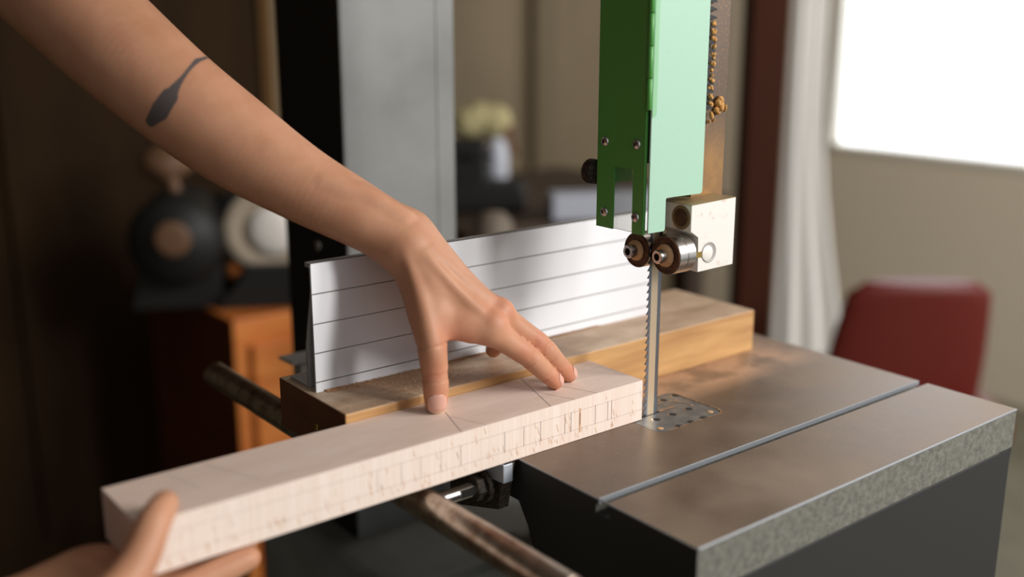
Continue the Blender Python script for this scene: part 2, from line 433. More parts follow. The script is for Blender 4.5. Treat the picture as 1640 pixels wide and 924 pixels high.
# top is split around the insert recess
IX0, IX1, IY0, IY1 = -0.0105, 0.0715, -0.0325, 0.0325
fs = m.prism([(TY0, -TH), (SY0-0.003, -TH), (SY0-0.003, -0.0042), (SY0, -0.0042), (SY0, 0), (TY0, 0)], 'x', TX0, TX1)
fs += m.prism([(SY0-0.003, -TH), (SY1+0.003, -TH), (SY1+0.003, -0.012), (SY0-0.003, -0.012)], 'x', TX0, TX1)
fs += m.prism([(SY1+0.003, -TH), (IY0, -TH), (IY0, 0), (SY1, 0), (SY1, -0.0042), (SY1+0.003, -0.0042)], 'x', TX0, TX1)
fs += m.box((TX0, IY0, -TH), (IX0, IY1, 0)); fs += m.box((IX1, IY0, -TH), (TX1, IY1, 0))
fs += m.box((TX0, IY1, -TH), (TX1, TY1, 0))
for (cx, cy, a0) in ((IX1, IY1, 0), (IX0, IY1, 90), (IX0, IY0, 180), (IX1, IY0, 270)):
    sx_, sy_ = (-1 if cx == IX1 else 1), (-1 if cy == IY1 else 1); rr = 0.0095
    pc = [(cx, cy)] + [(cx + sx_*rr + rr*math.cos(math.radians(a0+15*k)), cy + sy_*rr + rr*math.sin(math.radians(a0+15*k))) for k in range(7)]
    fs += m.prism(pc, 'z', -0.01, 0)
for fc in fs:
    n_ = fc.normal; fc.normal_update(); n_ = fc.normal; c_ = fc.calc_center_median()
    fc.material_index = 0 if abs(n_.z) > 0.9 and c_.z > -0.001 else 1
    if abs(n_.x) > 0.9 and c_.x < TX0+0.001: fc.material_index = 2  # left side blackened: its shade is painted in
    if SY0-0.004 < c_.y < SY1+0.004 and -0.0135 < c_.z < -0.0005 and abs(n_.x) < 0.5: fc.material_index = 3 if c_.z > -0.0045 else 2  # slot undercut gets dark iron as painted shade
# paler metal strips along the slot and the front
m.mi = 3
m.box((TX0, SY1-0.0002, -0.0022), (TX1, SY1+0.0007, 0.00012), 0.0002, 1)
m.box((TX0, TY0-0.0008, -0.0016), (TX1, TY0+0.0006, 0.0001), 0.0004, 1)
m.box((TX0-0.0006, TY0, -0.0014), (TX0+0.0005, TY1, 0.0001), 0.0004, 1)
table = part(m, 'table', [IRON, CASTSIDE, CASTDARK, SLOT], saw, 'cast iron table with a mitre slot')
# casting rib and trunnion below the table
m = MB()
m.prism([(TY0, -TH), (0.001, -TH), (-0.012, -0.055), (-0.05, -0.16), (-0.08, -0.22), (TY0+0.01, -0.22)], 'x', TX0, TX0+0.02)
m.prism([(TY0, -TH), (0.02, -TH), (0.0, -0.2), (TY0+0.01, -0.2)], 'x', TX1-0.02, TX1)
m.box((TX0, TY0, -0.21), (TX1, TY0+0.018, -TH), 0.002)
part(m, 'table_rib', CASTDARK, table)
# insert plate with round holes and a blade slot
m = MB()
def rrect(x0, x1, y0, y1, r, n=6):
    p = []
    for cx, cy, a0 in ((x1-r, y1-r, 0), (x0+r, y1-r, 90), (x0+r, y0+r, 180), (x1-r, y0+r, 270)):
        for k in range(n+1):
            a = math.radians(a0 + 90*k/n); p.append((cx + r*math.cos(a), cy + r*math.sin(a)))
    return p
HOLES = [(0.0516, -0.0068), (0.0308, -0.0071), (0.0109, -0.0070), (0.0150, -0.0295), (0.0300, -0.0291), (0.0461, -0.0294), (0.0500, 0.0226), (0.0676, 0.0248)]
PLUGS = [(-0.0017, -0.0236), (0.0610, -0.0233)]
m.prism(rrect(IX0+0.0012, IX1-0.0012, IY0+0.0012, IY1-0.0012, 0.009), 'z', -0.004, -0.0004)
ins = part(m, 'table_insert', INSERT, table, 'grey insert plate with round holes')
m = MB()
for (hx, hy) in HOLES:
    m.mi = 1; m.lathe((hx-0.0013, hy+0.0004, -0.00036), (0, 0, 1), [(0, 0.0034), (0.00004, 0.0034), (0.00004, 0)], 24, False)  # pale offset disc paints the lit side of each countersink
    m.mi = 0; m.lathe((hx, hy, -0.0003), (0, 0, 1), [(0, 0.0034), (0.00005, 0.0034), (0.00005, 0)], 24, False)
m.box((-0.0100, 0.0036, -0.0003), (0.0260, 0.0064, -0.00022))
m.prism(rrect(IX0+0.0001, IX1-0.0001, IY0+0.0001, IY1-0.0001, 0.0092), 'z', -0.0043, -0.0006)
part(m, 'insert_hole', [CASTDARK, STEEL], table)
# column, housings, base
CX0, CX1, CY0, CY1 = -0.0545, 0.092, 0.4026, 0.55
m = MB(); m.box((CX0, CY0, -0.45), (CX1-0.02, CY1, 0.62), 0.004)
m.prism([(CX1-0.0245, CY0-0.0008), (CX1, CY0+0.001), (CX1, CY1), (CX1-0.0245, CY1)], 'z', -0.45, 0.62)
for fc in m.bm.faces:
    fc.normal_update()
    fc.material_index = 1 if fc.normal.x < -0.8 else 0  # left side painted black to hold its shade
colm = part(m, 'column', [GREYP, BLACKM], saw, 'grey column with shade painted on its left side')
m = MB(); m.lathe((-0.0545, 0.4648, 0.0824), (-1, 0, 0), [(0, 0.006), (0.003, 0.006), (0.0045, 0.004), (0.0045, 0)], 16); part(m, 'bolt', STEEL, colm)
m = MB(); m.box((-0.22, 0.10, 0.60), (0.28, 0.58, 1.0), 0.03, 3); part(m, 'upper_housing', GREYP, saw)
m = MB(); m.box((-0.10, 0.26, FZ), (0.26, 0.58, -0.26), 0.02, 3); m.box((0.10, 0.10, -0.27), (0.22, 0.28, -0.03), 0.01); m.box((0.08, 0.08, -0.30), (0.24, 0.30, -0.25), 0.01); part(m, 'base', GREYP, saw)
# rear rail behind the fence
m = MB()
ra = (-0.1630, 0.3600, -0.0006)
m.prism([(0.33, ra[2]-0.003), (0.36, ra[2]-0.004), (0.36, ra[2]-0.001), (0.336, ra[2]), (0.33, ra[2]+0.001)], 'x', ra[0], 0.2)
m.prism([(0.333, ra[2]-0.022), (0.352, ra[2]-0.022), (0.352, ra[2]-0.002), (0.337, ra[2]-0.002)], 'x', ra[0]+0.012, 0.2)
part(m, 'rear_rail', ALUR, saw)
# rail tube in front/left with its shaft and bracket
RX, RZ, RR = -0.221, -0.0152, 0.0123
m = MB(); m.lathe((RX, -0.16, RZ), (0, 1, 0), [(0, RR-0.001), (0.001, RR), (0.546, RR), (0.547, RR-0.001)], 40)
rail = part(m, 'rail', CHROME, saw, 'round steel fence rail', 30)
SYc, SZc = 0.021, -0.0245
m = MB(); m.lathe((RX, SYc, SZc), (1, 0, 0), [(0, 0.0058), (0.056, 0.0058), (0.057, 0.0052), (0.062, 0.0052)], 28)
m.box((RX+0.040, SYc-0.0062, SZc-0.002), (RX+0.054, SYc-0.004, SZc+0.004))
part(m, 'shaft', STEEL, rail, None, 30)
m = MB(); m.lathe((RX+0.055, SYc, SZc), (1, 0, 0), [(0, 0.0095), (0.001, 0.0105), (0.007, 0.0105), (0.008, 0.0095)], 6, False, 0.3)
m.lathe((RX+0.063, SYc, SZc), (1, 0, 0), [(0, 0.0125), (0.0006, 0.0132), (0.004, 0.0132), (0.0046, 0.0125)], 32)
part(m, 'nut', BLACKDUST, rail)
m = MB(); m.prism([(0.0, -0.0015), (0.075, -0.0015), (0.075, -0.062), (0.0085, -0.0425)], 'x', -0.1500, -0.1395, 0.0006)
part(m, 'bracket', BLACKDUST, rail)
m = MB(); m.prism([(-0.0006, -0.0015), (0.06, -0.0015), (0.06, -0.0215), (-0.0006, -0.0165)], 'x', -0.1515, -0.1425, 0.0003)
part(m, 'spacer', ALUB, rail, 'small bright aluminium spacer')

# blade ------------------------------------------------------------
BX0, BX1, BYc, BT = 0.0063, 0.0232, 0.005, 0.0009
m = MB()
tz, pitch = -0.03, 0.00635
pts = []
z = tz
gx = BX0+0.0026
while z < 0.60:
    pts += [(gx, z), (gx-0.0004, z+0.0006), (BX0, z+0.0008), (BX0+0.0004, z+0.0016), (gx-0.0002, z+0.0040), (gx, z+0.0050)]
    z += pitch
ztop = z
# teeth strip
m.mi = 1
va = []; 
for y_ in (BYc-BT*0.5, BYc+BT*0.5):
    row = []
    for (px_, pz_) in pts: row.append((m.bm.verts.new((px_, y_, pz_)), m.bm.verts.new((gx+0.0012, y_, pz_))))
    va.append(row)
for row in va:
    for i in range(len(row)-1):
        if (row[i][1].co - row[i+1][1].co).length > 1e-6: m.bm.faces.new((row[i][0], row[i+1][0], row[i+1][1], row[i][1])).material_index = 1
for i in range(len(pts)-1): m.bm.faces.new((va[0][i][0], va[0][i+1][0], va[1][i+1][0], va[1][i][0])).material_index = 1
# flat body and bevelled back
xs = [(gx+0.0012, 0.5, 0), (gx+0.0024, 0.62, 1), (BX1-0.0046, 0.62, 0), (BX1-0.0038, 0.40, 1), (BX1, 0.18, 1)]
xs = [(gx+0.0012, 0.5), (gx+0.0020, 0.60), (BX1-0.0046, 0.60), (BX1-0.0006, 0.22), (BX1, 0.0)]
for sgn in (-1, 1):
    for i in range(len(xs)-1):
        (xa, ta), (xb, tb) = xs[i], xs[i+1]
        fc = m.bm.faces.new([m.bm.verts.new(p) for p in ((xa, BYc+sgn*ta*BT, tz), (xb, BYc+sgn*tb*BT, tz), (xb, BYc+sgn*tb*BT, ztop), (xa, BYc+sgn*ta*BT, ztop))])
        fc.material_index = 0 if i == 1 else 1
part(m, 'blade', [BLADE, BLADEB], saw, 'toothed steel blade')

# guide post with toothed rack --------------------------------------
m = MB(); m.box((0.050, 0.0, 0.176), (0.0901, 0.016, 0.60), 0.0008)
post = part(m, 'guide_post', POSTM, saw, 'flat steel guide post dusted with sawdust')
m = MB()
zr = 0.262
while zr < 0.58:
    m.prism([(0.0600, zr), (0.0690, zr), (0.0690, zr+0.0018), (0.0600, zr+0.0042)], 'y', -0.0032, 0.0005)
    zr += 0.0066
part(m, 'rack', BLACKM, post)

# blade guard --------------------------------------------------------
GX = -0.016                                     # dark face looks towards -x
gy0, gy1, gzb = -0.0095, 0.0456, 0.1652
wy0g, wy1g, wzt = 0.0030, 0.0256, 0.2178
ZT = 0.60
m = MB()
# U-shaped plate around the clear window
def plate_x(y0, y1, z0, z1): m.box((GX, y0, z0), (GX+0.0016, y1, z1), 0.0004, 1)
m.prism([(gy0, gzb), (wy0g, gzb), (wy0g, wzt), (wy1g, wzt), (wy1g, gzb), (gy1, gzb), (gy1, ZT), (gy0, ZT)], 'x', GX, GX+0.0016, 0.0003)
# front return of the sheet (thin bright edge) and rear flange
m.box((GX, gy0-0.0004, gzb), (GX+0.0030, gy0+0.0010, ZT), 0.0004, 1)
m.mi = 1; m.box((GX+0.012, gy0+0.004, 0.222), (GX+0.014, gy1-0.004, ZT)); m.mi = 0  # black inner sheet stands in for the shade behind the gap
m.box((GX+0.0010, gy1-0.0016, 0.200), (GX+0.040, gy1, ZT), 0.0003, 1)
m.box((GX+0.0010, gy1-0.0016, gzb), (GX+0.0065, gy1, 0.205), 0.0003, 1)
guard = part(m, 'blade_guard', [GREEN, BLACKM], saw, 'green sheet metal blade guard')
m = MB(); m.box((GX+0.0018, gy0+0.006, gzb+0.0004), (GX+0.0030, gy1-0.004, wzt+0.012)); part(m, 'clear_window', CLEAR, guard)
def screw(c):
    m = MB()
    m.lathe(c, (-1, 0, 0), [(0, 0.0042), (0.0006, 0.0042), (0.0016, 0.0036), (0.0024, 0.0024), (0.0028, 0.0)], 24)
    m.mi = 1
    x_ = c[0]-0.0029
    for a in (0.4, 0.4+PI/2):
        u_ = Vector((0, math.cos(a), math.sin(a))); w_ = Vector((0, -math.sin(a), math.cos(a)))
        m.quad([Vector((x_, c[1], c[2])) + u_*i*0.0019 + w_*j*0.00045 for i, j in ((-1, -1), (1, -1), (1, 1), (-1, 1))])
    part(m, 'screw', [STEEL, BLACKM], guard, None, 40)
for c in ((-0.0160, 0.0359, 0.2373), (-0.0160, -0.0007, 0.2381), (-0.0160, 0.0352, 0.1785), (-0.0160, -0.0014, 0.1791)): screw(c)
# hinge barrel, front door in the lit green
m = MB(); hx_ = -0.0153; hz = 0.2658
while hz < 0.58:
    m.lathe((hx_, -0.0118, hz), (0, 0, 1), [(0, 0.0020), (0.0003, 0.0024), (0.0240, 0.0024), (0.0243, 0.0020)], 16); hz += 0.0247
part(m, 'hinge', GREEN, guard)
DX0, DX1, DY = -0.0141, 0.0485, -0.014
m = MB()
def fillet(pts, rads, n=5):
    out = []
    N = len(pts)
    for i, p in enumerate(pts):
        r = rads[i]
        if r == 0: out.append(p); continue
        a = Vector(pts[i-1]) - Vector(p); b = Vector(pts[(i+1) % N]) - Vector(p)
        a.normalize(); b.normalize(); q0 = Vector(p)+a*r; q1 = Vector(p)+b*r
        for k in range(n+1):
            t = k/n; out.append(tuple(q0*(1-t)**2 + Vector(p)*2*t*(1-t) + q1*t*t))
    return out
dp = [(DX0, 0.1672), (0.0052, 0.1672), (0.0052, 0.1945), (DX1, 0.1938), (DX1, ZT), (DX0, ZT)]
dp = fillet(dp, [0, 0.002, 0.0015, 0.003, 0, 0])
m.prism(dp, 'y', DY, DY+0.0016, 0.0003)
m.box((DX1-0.0014, DY+0.0008, 0.198), (DX1, DY+0.013, ZT), 0.0003, 1)
part(m, 'guard_door', GREENLIT, guard, 'green hinged front cover with light painted into its tone')
m = MB(); m.prism(fillet([(DX0+0.0004, 0.2600), (DX0+0.0052, 0.2600), (DX0+0.0052, ZT), (DX0+0.0004, ZT)], [0, 0.004, 0, 0]), 'y', DY-0.0003, DY+0.0001)
part(m, 'hinge_leaf', GREENM, guard)
# knurled knob on the rear flange
m = MB()
kc = Vector((-0.0100, 0.0623, 0.2095)); kc.y = gy1+0.003
m.lathe(kc, (0, 1, 0), [(0, 0.0040), (0.004, 0.0040), (0.004, 0.0052)], 20)
m.lathe(kc + Vector((0, 0.003, 0)), (0, 1, 0), [(0, 0.0085), (0.001, 0.0098), (0.009, 0.0098), (0.010, 0.0088), (0.010, 0)], 40)
for k in range(40):
    a = 2*PI*k/40; e = kc + Vector((math.cos(a)*0.0099, 0.0036, math.sin(a)*0.0099))
    m.box((e.x-0.0005, e.y, e.z-0.0005), (e.x+0.0005, e.y+0.0088, e.z+0.0005))
part(m, 'knob', BLACKDUST, guard, 'black knurled knob')

# guide block --------------------------------------------------------
gbx0, gbx1, gby0, gby1 = 0.0232, 0.0776, -0.026, 0.010
m = MB()
bp = [(gbx0, 0.1660), (0.0330, 0.1605), (0.0335, 0.1305), (gbx1, 0.1312), (gbx1, 0.1895), (gbx0, 0.1880)]
fs = m.prism(bp, 'y', gby0, gby1, 0.0005)
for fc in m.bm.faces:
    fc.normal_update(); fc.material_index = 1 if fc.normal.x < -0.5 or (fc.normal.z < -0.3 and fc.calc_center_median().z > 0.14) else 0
block = part(m, 'guide_block', [GBLOCK, BLOCKSIDE], saw, 'pale machined guide block')
m = MB()   # round recess in the front face with a disc and a keyway
rc = (0.0463, gby0-0.0001, 0.1458)
m.lathe(rc, (0, -1, 0), [(0, 0.0090), (0.0002, 0.0088), (0.0002, 0.0076), (-0.0012, 0.0066), (-0.0012, 0)], 36, True)
part(m, 'recess', ALUR, block)  # ring darker than the block: recess shading put into its colour
m = MB(); m.lathe((0.0440, gby0-0.0002, 0.1454), (0, -1, 0), [(0, 0.0066), (0.0005, 0.0066), (0.0007, 0.0062), (0.0007, 0)], 32); part(m, 'disc', GBLOCK, block)
m = MB(); m.box((0.0300, gby0-0.0005, 0.1428), (0.0386, gby0+0.008, 0.1478), 0.0002, 1); part(m, 'key', BRASS, block)
m = MB()   # countersunk bore in the left face
hc = (0.0232, -0.0149, 0.1765)
m.lathe((gbx0-0.0002, hc[1], hc[2]), (1, 0, 0), [(0, 0.0102), (-0.0002, 0.0100), (-0.0002, 0.0090), (0.0004, 0.0080), (0.0004, 0)], 36, True)
part(m, 'bore', BLOCKSIDE, block)
m = MB(); m.lathe((gbx0-0.0004, hc[1], hc[2]), (-1, 0, 0), [(0, 0.0074), (0.0003, 0.0074), (0.0003, 0)], 32, False); part(m, 'bore_hole', DUSTSTEEL, block)
m = MB(); m.lathe((gbx1, gby1-0.012, 0.1625), (1, 0, 0), [(0, 0.004), (0.004, 0.004), (0.005, 0.0065), (0.009, 0.0075), (0.012, 0.005), (0.0125, 0)], 24); part(m, 'thumb_screw', STEEL, block)
m = MB(); m.box((0.0335, gby1-0.002, 0.140), (0.060, 0.030, 0.152), 0.001); m.box((0.0280, 0.018, 0.140), (0.060, 0.030, 0.152), 0.001); part(m, 'arm', DUSTSTEEL, block)
def roller(cx, cy, cz, r, L):
    m = MB()
    m.lathe((cx, cy, cz), (1, 0, 0), [(0, r*0.52), (0.0006, r*0.55), (0.0006, r*0.86), (0, r*0.88), (0, r*0.95), (0.0012, r), (L*0.47, r), (L*0.485, r*0.965), (L*0.515, r*0.965), (L*0.53, r), (L-0.0012, r), (L, r*0.95), (L, r*0.5)], 56)
    for fc in m.bm.faces:
        c_ = fc.calc_center_median(); fc.material_index = 1 if c_.x < cx+0.0008 else 0
    ro = part(m, 'guide_roller', [STEEL, DUSTSTEEL], block, 'steel guide roller with a dusty face', 30)
    m = MB(); m.lathe((cx-0.0001, cy, cz), (-1, 0, 0), [(0, r*0.60), (0.0012, r*0.58), (0.0030, r*0.42), (0.0036, 0)], 48)
    for v in m.bm.verts:
        v.co += Vector((noise.noise(v.co*900)*0.0006, noise.noise(v.co*1100)*0.0005, noise.noise(v.co*1000+Vector((5, 5, 5)))*0.0005))
    part(m, 'washer', DUSTP, block)
    m = MB(); hr = 0.0057
    m.lathe((cx, cy, cz), (-1, 0, 0), [(0, hr), (0.0096, hr), (0.0102, hr-0.0006), (0.0102, hr*0.55), (0.0070, hr*0.55), (0.0070, 0)], 24)
    for fc in m.bm.faces:
        c_ = fc.calc_center_median(); d_ = math.hypot(c_.y-cy, c_.z-cz); fc.material_index = 1 if d_ < hr*0.56 and c_.x > cx-0.0101 else 0
    part(m, 'bolt', [STEEL, BLACKDUST], block, None, 30)
roller(0.0095, -0.0115, 0.1456, 0.0163, 0.021)
roller(0.0085, 0.0215, 0.1446, 0.0150, 0.018)

# ------------------------------------------------------------------ wooden beam on the table, fence, board
BX_0, BX_1, BY_0, BY_1, BZ_1 = -0.2500, 0.2300, 0.0690, 0.1800, 0.0435
beam = thing('wooden_beam', 'thick brown wooden beam lying on the table under the aluminium fence', 'beam', (0.0, 0.1245, 0.0))
m = MB(); fs = m.box((BX_0, BY_0, 0.0), (BX_1, BY_1, BZ_1), 0.0014, 2)
for fc in m.bm.faces:
    fc.normal_update()
    fc.material_index = 1 if fc.normal.z > 0.8 else (2 if fc.normal.x < -0.8 else 0)
part(m, 'timber', [BEAM, BEAMTOP, BEAMEND], beam)
m = MB(); sc_ = (-0.2500, 0.1165, 0.0190)
m.lathe(sc_, (-1, 0, 0), [(0, 0.0032), (0.0006, 0.0030), (0.0016, 0.0018), (0.0018, 0)], 18); part(m, 'screw', BRASS, beam, 'small brass screw')

FX0, FX1 = -0.2437, 0.1377
fence = thing('rip_fence', 'brushed aluminium fence with horizontal grooves standing on the wooden beam', 'fence', (0.0, 0.14, BZ_1))
fy = 0.1259
grooves = [0.0522, 0.0764, 0.1006, 0.1252]
pr = [(fy, BZ_1)]
for g in grooves: pr += [(fy, g-0.0007), (fy+0.0008, g-0.0003), (fy+0.0008, g+0.0001), (fy, g+0.0004)]
pr += [(fy, 0.1498), (fy+0.0026, 0.1498), (fy+0.0026, BZ_1)]
m = MB(); m.prism(pr, 'x', FX0, FX1)
for fc in m.bm.faces:
    c_ = fc.calc_center_median(); fc.normal_update()
    if fy+0.0002 < c_.y < fy+0.002 and abs(fc.normal.x) < 0.5: fc.material_index = 1
part(m, 'face_plate', [ALU, GROOVESHADE], fence, 'grooved brushed face')
m = MB(); m.prism([(fy, 0.1498), (fy+0.0095, 0.1498), (fy+0.0095, 0.1462), (fy+0.0026, 0.1462), (fy+0.0026, 0.148)], 'x', FX0-0.0003, FX1, 0.0002); part(m, 'top_lip', ALUR, fence)
m = MB(); m.prism([(fy+0.0026, 0.128), (fy+0.0026, 0.122), (fy+0.0125, 0.080), (fy+0.0125, BZ_1+0.002), (fy+0.0148, BZ_1+0.002), (fy+0.0148, 0.081)], 'x', FX0, FX1); part(m, 'back_rib', ALUR, fence)
m = MB(); m.prism([(fy+0.0026, BZ_1), (fy+0.045, BZ_1), (fy+0.045, BZ_1+0.002), (fy+0.0026, BZ_1+0.002)], 'x', FX0, FX1); part(m, 'foot', ALUR, fence)

# beech board -----------------------------------------------------------
BL, BW, BH = -0.4345, 0.0685, 0.036
m = MB(); fs = m.box((BL, 0.0, 0.0), (0.0, BW, BH), 0.0004, 1)
for fc in m.bm.faces:
    fc.normal_update(); fc.material_index = 1 if fc.normal.y < -0.8 else 0
eps = 0.00006
def top_line(p, q, w, mi):
    p = Vector((p[0], p[1], BH+eps)); q = Vector((q[0], q[1], BH+eps)); d = (q-p).normalized(); s_ = Vector((-d.y, d.x, 0))*w/2
    m.mi = mi; m.quad([p-s_, q-s_, q+s_, p+s_])
def clipy(p, q):
    # keep the mark on the board
    return p, q
TL = [((-0.0793, 0.0680), (-0.1028, 0.0006), 0.00070, 2), ((-0.1033, 0.0671), (-0.0773, 0.0006), 0.00040, 2), ((-0.0793, 0.0680), (-0.0527, 0.0006), 0.00040, 2), ((-0.1762, 0.0423), (-0.1902, 0.0006), 0.00070, 2), ((-0.1788, 0.0329), (-0.1669, 0.0006), 0.00040, 2), ((-0.3651, 0.0639), (-0.3460, 0.0159), 0.00100, 3), ((-0.3919, 0.0625), (-0.3832, 0.0291), 0.00080, 3)]
for p, q, w, mi in TL: top_line(p, q, w, mi)
def front_rect(x0, x1, z0, z1, mi, e=eps, sl=0.0):
    m.mi = mi; m.quad([(x0+sl, -e, z0), (x1+sl, -e, z0), (x1, -e, z1), (x0, -e, z1)])
for z_ in (0.0257, 0.0098): front_rect(BL+0.001, -0.0006, z_-0.0002, z_+0.0002, 3)
for x_ in (-0.2648, -0.2444, -0.2275, -0.2096, -0.1917, -0.1500, -0.1309, -0.1138, -0.0882, -0.0815, -0.0549, -0.0408, -0.0365): front_rect(x_-0.0002, x_+0.0002, 0.0092, 0.0262, 3 if x_ < -0.2 else 2, eps*2)
kx = -0.0719
front_rect(kx-0.0009, kx+0.0009, 0.0065, 0.0275, 4, eps*1.3); front_rect(kx-0.0004, kx+0.0004, 0.0130, 0.0235, 5, eps*2.2)
rng = random.Random(11)
for k in range(110):
    x_ = rng.uniform(BL+0.01, -0.004); z_ = rng.choice([rng.uniform(0.001, 0.010), rng.uniform(0.001, 0.03)]); L = rng.uniform(0.003, 0.0075); w = rng.uniform(0.0003, 0.0008)
    z1_ = min(z_+L, 0.0355)
    m.mi = 4; e = eps*1.1
    m.quad([(x_+0.0016*L/0.006, -e, z_), (x_+w+0.0016*L/0.006, -e, z_), (x_+w*0.6, -e, z1_), (x_, -e, z1_)])
board = solo(m, 'beech_board', [BEECH, BEECHF, PENCIL, PENCILF, FLECK, FLECKD], 'pale beech board with pencil lines being pushed towards the saw blade', 'board', (-0.2, 0.034, 0.0))

# ------------------------------------------------------------------ sawdust
m = MB(); rg = random.Random(3)
for k in range(5200):
    t = rg.random(); x_ = -0.236 + 0.30*t**1.5
    y_ = 0.1255 - abs(rg.gauss(0, 1))*(0.0016+0.011*math.exp(-((x_+0.175)/0.038)**2))
    if rg.random() < 0.15: y_ = rg.uniform(0.072, 0.124); x_ = rg.gauss(-0.16, 0.03)
    if x_ < -0.245 or y_ < 0.0705: continue
    r_ = rg.uniform(0.0003, 0.00085); c = Vector((x_, y_, BZ_1+r_*0.4+max(0, 0.0006-0.15*(0.1255-y_))))
    vs = [m.bm.verts.new(c + Vector((rg.uniform(-1, 1), rg.uniform(-1, 1), rg.uniform(-0.5, 0.8)))*r_) for _ in range(4)]
    for i in ((0, 1, 2), (0, 1, 3), (0, 2, 3), (1, 2, 3)): m.bm.faces.new([vs[j] for j in i])
solo(m, 'sawdust', DUSTD, 'fine sawdust scattered along the foot of the aluminium fence', 'sawdust', (-0.1, 0.11, BZ_1), None, 'stuff')
m = MB()
for (a, b, c, r_, n_) in ((0.0784, -0.0020, 0.2665)+(0.0055, 9), (0.0796, -0.0020, 0.2612)+(0.005, 8), (0.0874, 0.0000, 0.2617)+(0.003, 4), (0.0662, -0.0050, 0.2580)+(0.0034, 5), (0.0670, -0.0020, 0.2510)+(0.0018, 3), (0.0735, -0.0010, 0.2515)+(0.0016, 3)):
    for k in range(n_): m.blob((a+rg.gauss(0, r_*0.35), b+rg.gauss(0, 0.0008), c+rg.gauss(0, r_*0.45)), r_*rg.uniform(0.4, 0.62), 0.35, 1.6, 3)
zr = 0.262
while zr < 0.33:
    for k in range(3): m.blob((0.0665+rg.uniform(-0.002, 0.002), -0.003+rg.gauss(0, 0.0008), zr+0.004+rg.gauss(0, 0.001)), rg.uniform(0.0014, 0.0022), 0.4, 1.8, 2)
    zr += 0.0066
solo(m, 'sawdust', DUST, 'orange brown sawdust caked on the guide post beside the green cover', 'sawdust', (0.07, 0.0, 0.27), None, 'stuff')
m = MB()
for (hx, hy) in PLUGS: m.blob((hx, hy, -0.0002), 0.0028, 0.12, 1, 3, (1, 1, 0.2))
for k in range(900):
    s_ = rg.choice('abcde'); 
    if s_ == 'a': x_ = rg.uniform(0.0, IX1-0.006); y_ = IY0+rg.gauss(0.0006, 0.0004)
    elif s_ == 'b': x_ = IX1-rg.gauss(0.0008, 0.0005); y_ = rg.uniform(IY0+0.006, IY1-0.006)
    elif s_ == 'c': a = rg.uniform(-0.4, 2.2); x_ = 0.043+0.018*math.cos(a)+rg.gauss(0, 0.0006); y_ = 0.002+0.017*math.sin(a)+rg.gauss(0, 0.0006)
    elif s_ == 'd': x_ = rg.uniform(0.026, 0.046); y_ = 0.0052+rg.gauss(0, 0.0009)
    else: a = rg.uniform(-PI/2, 0); x_ = IX1-0.0095+0.009*math.cos(a); y_ = IY0+0.0095+0.009*math.sin(a)
    r_ = rg.uniform(0.0003, 0.0008); c = Vector((x_, y_, 0.0001))
    vs = [m.bm.verts.new(c + Vector((rg.uniform(-1, 1), rg.uniform(-1, 1), rg.uniform(-0.3, 0.5)))*r_) for _ in range(4)]
    for i in ((0, 1, 2), (0, 1, 3), (0, 2, 3), (1, 2, 3)): m.bm.faces.new([vs[j] for j in i])
solo(m, 'sawdust', DUSTP, 'pale sawdust packed round the rim of the perforated insert plate', 'sawdust', (0.04, 0.0, 0.0), None, 'stuff')

# ------------------------------------------------------------------ person (implicit surface of tapered bones)
PALM = [[(-0.1715, 0.0564, 0.1075, 0.0080), (-0.1621, 0.0479, 0.1001, 0.0080), (-0.1516, 0.0424, 0.0969, 0.0080)], [(-0.1809, 0.0948, 0.1661, 0.0220), (-0.1734, 0.0765, 0.1481, 0.0175), (-0.1711, 0.0651, 0.1232, 0.0150)], [(-0.1699, 0.0990, 0.1691, 0.0155), (-0.1575, 0.0913, 0.1514, 0.0175), (-0.1394, 0.0776, 0.1253, 0.0155), (-0.1175, 0.0648, 0.1028, 0.0110)], [(-0.1787, 0.0841, 0.1586, 0.0190), (-0.1585, 0.0634, 0.1281, 0.0165), (-0.1355, 0.0378, 0.0975, 0.0113)], [(-0.1711, 0.0921, 0.1612, 0.0190), (-0.1495, 0.0702, 0.1305, 0.0165), (-0.1208, 0.0471, 0.1052, 0.0112)], [(-0.1505, 0.1089, 0.1536, 0.0140), (-0.1266, 0.0973, 0.1237, 0.0120), (-0.1101, 0.0903, 0.1019, 0.0100)]]
TENDON = [[(-0.2308, 0.1210, 0.2115, 0.0080), (-0.2209, 0.1119, 0.2078, 0.0080), (-0.2058, 0.1032, 0.2020, 0.0080), (-0.1915, 0.0931, 0.1915, 0.0080), (-0.1825, 0.0869, 0.1835, 0.0080)], [(-0.1899, 0.0720, 0.1607, 0.0030), (-0.1889, 0.0653, 0.1470, 0.0030), (-0.1869, 0.0570, 0.1285, 0.0030), (-0.1868, 0.0485, 0.1090, 0.0030), (-0.1864, 0.0437, 0.0931, 0.0030), (-0.1851, 0.0440, 0.0847, 0.0030)], [(-0.1773, 0.0651, 0.1587, 0.0030), (-0.1717, 0.0566, 0.1486, 0.0030), (-0.1527, 0.0438, 0.1232, 0.0030), (-0.1374, 0.0336, 0.1065, 0.0030)], [(-0.1699, 0.0656, 0.1616, 0.0030), (-0.1611, 0.0582, 0.1507, 0.0030), (-0.1405, 0.0488, 0.1293, 0.0030), (-0.1219, 0.0424, 0.1142, 0.0030)], [(-0.1715, 0.0578, 0.1142, 0.0120), (-0.1622, 0.0543, 0.1083, 0.0120), (-0.1533, 0.0484, 0.1040, 0.0120), (-0.1466, 0.0460, 0.1002, 0.0120)], [(-0.1333, 0.0341, 0.1047, 0.0080), (-0.1320, 0.0333, 0.1036, 0.0080)], [(-0.1193, 0.0408, 0.1105, 0.0070), (-0.1183, 0.0405, 0.1099, 0.0070)]]
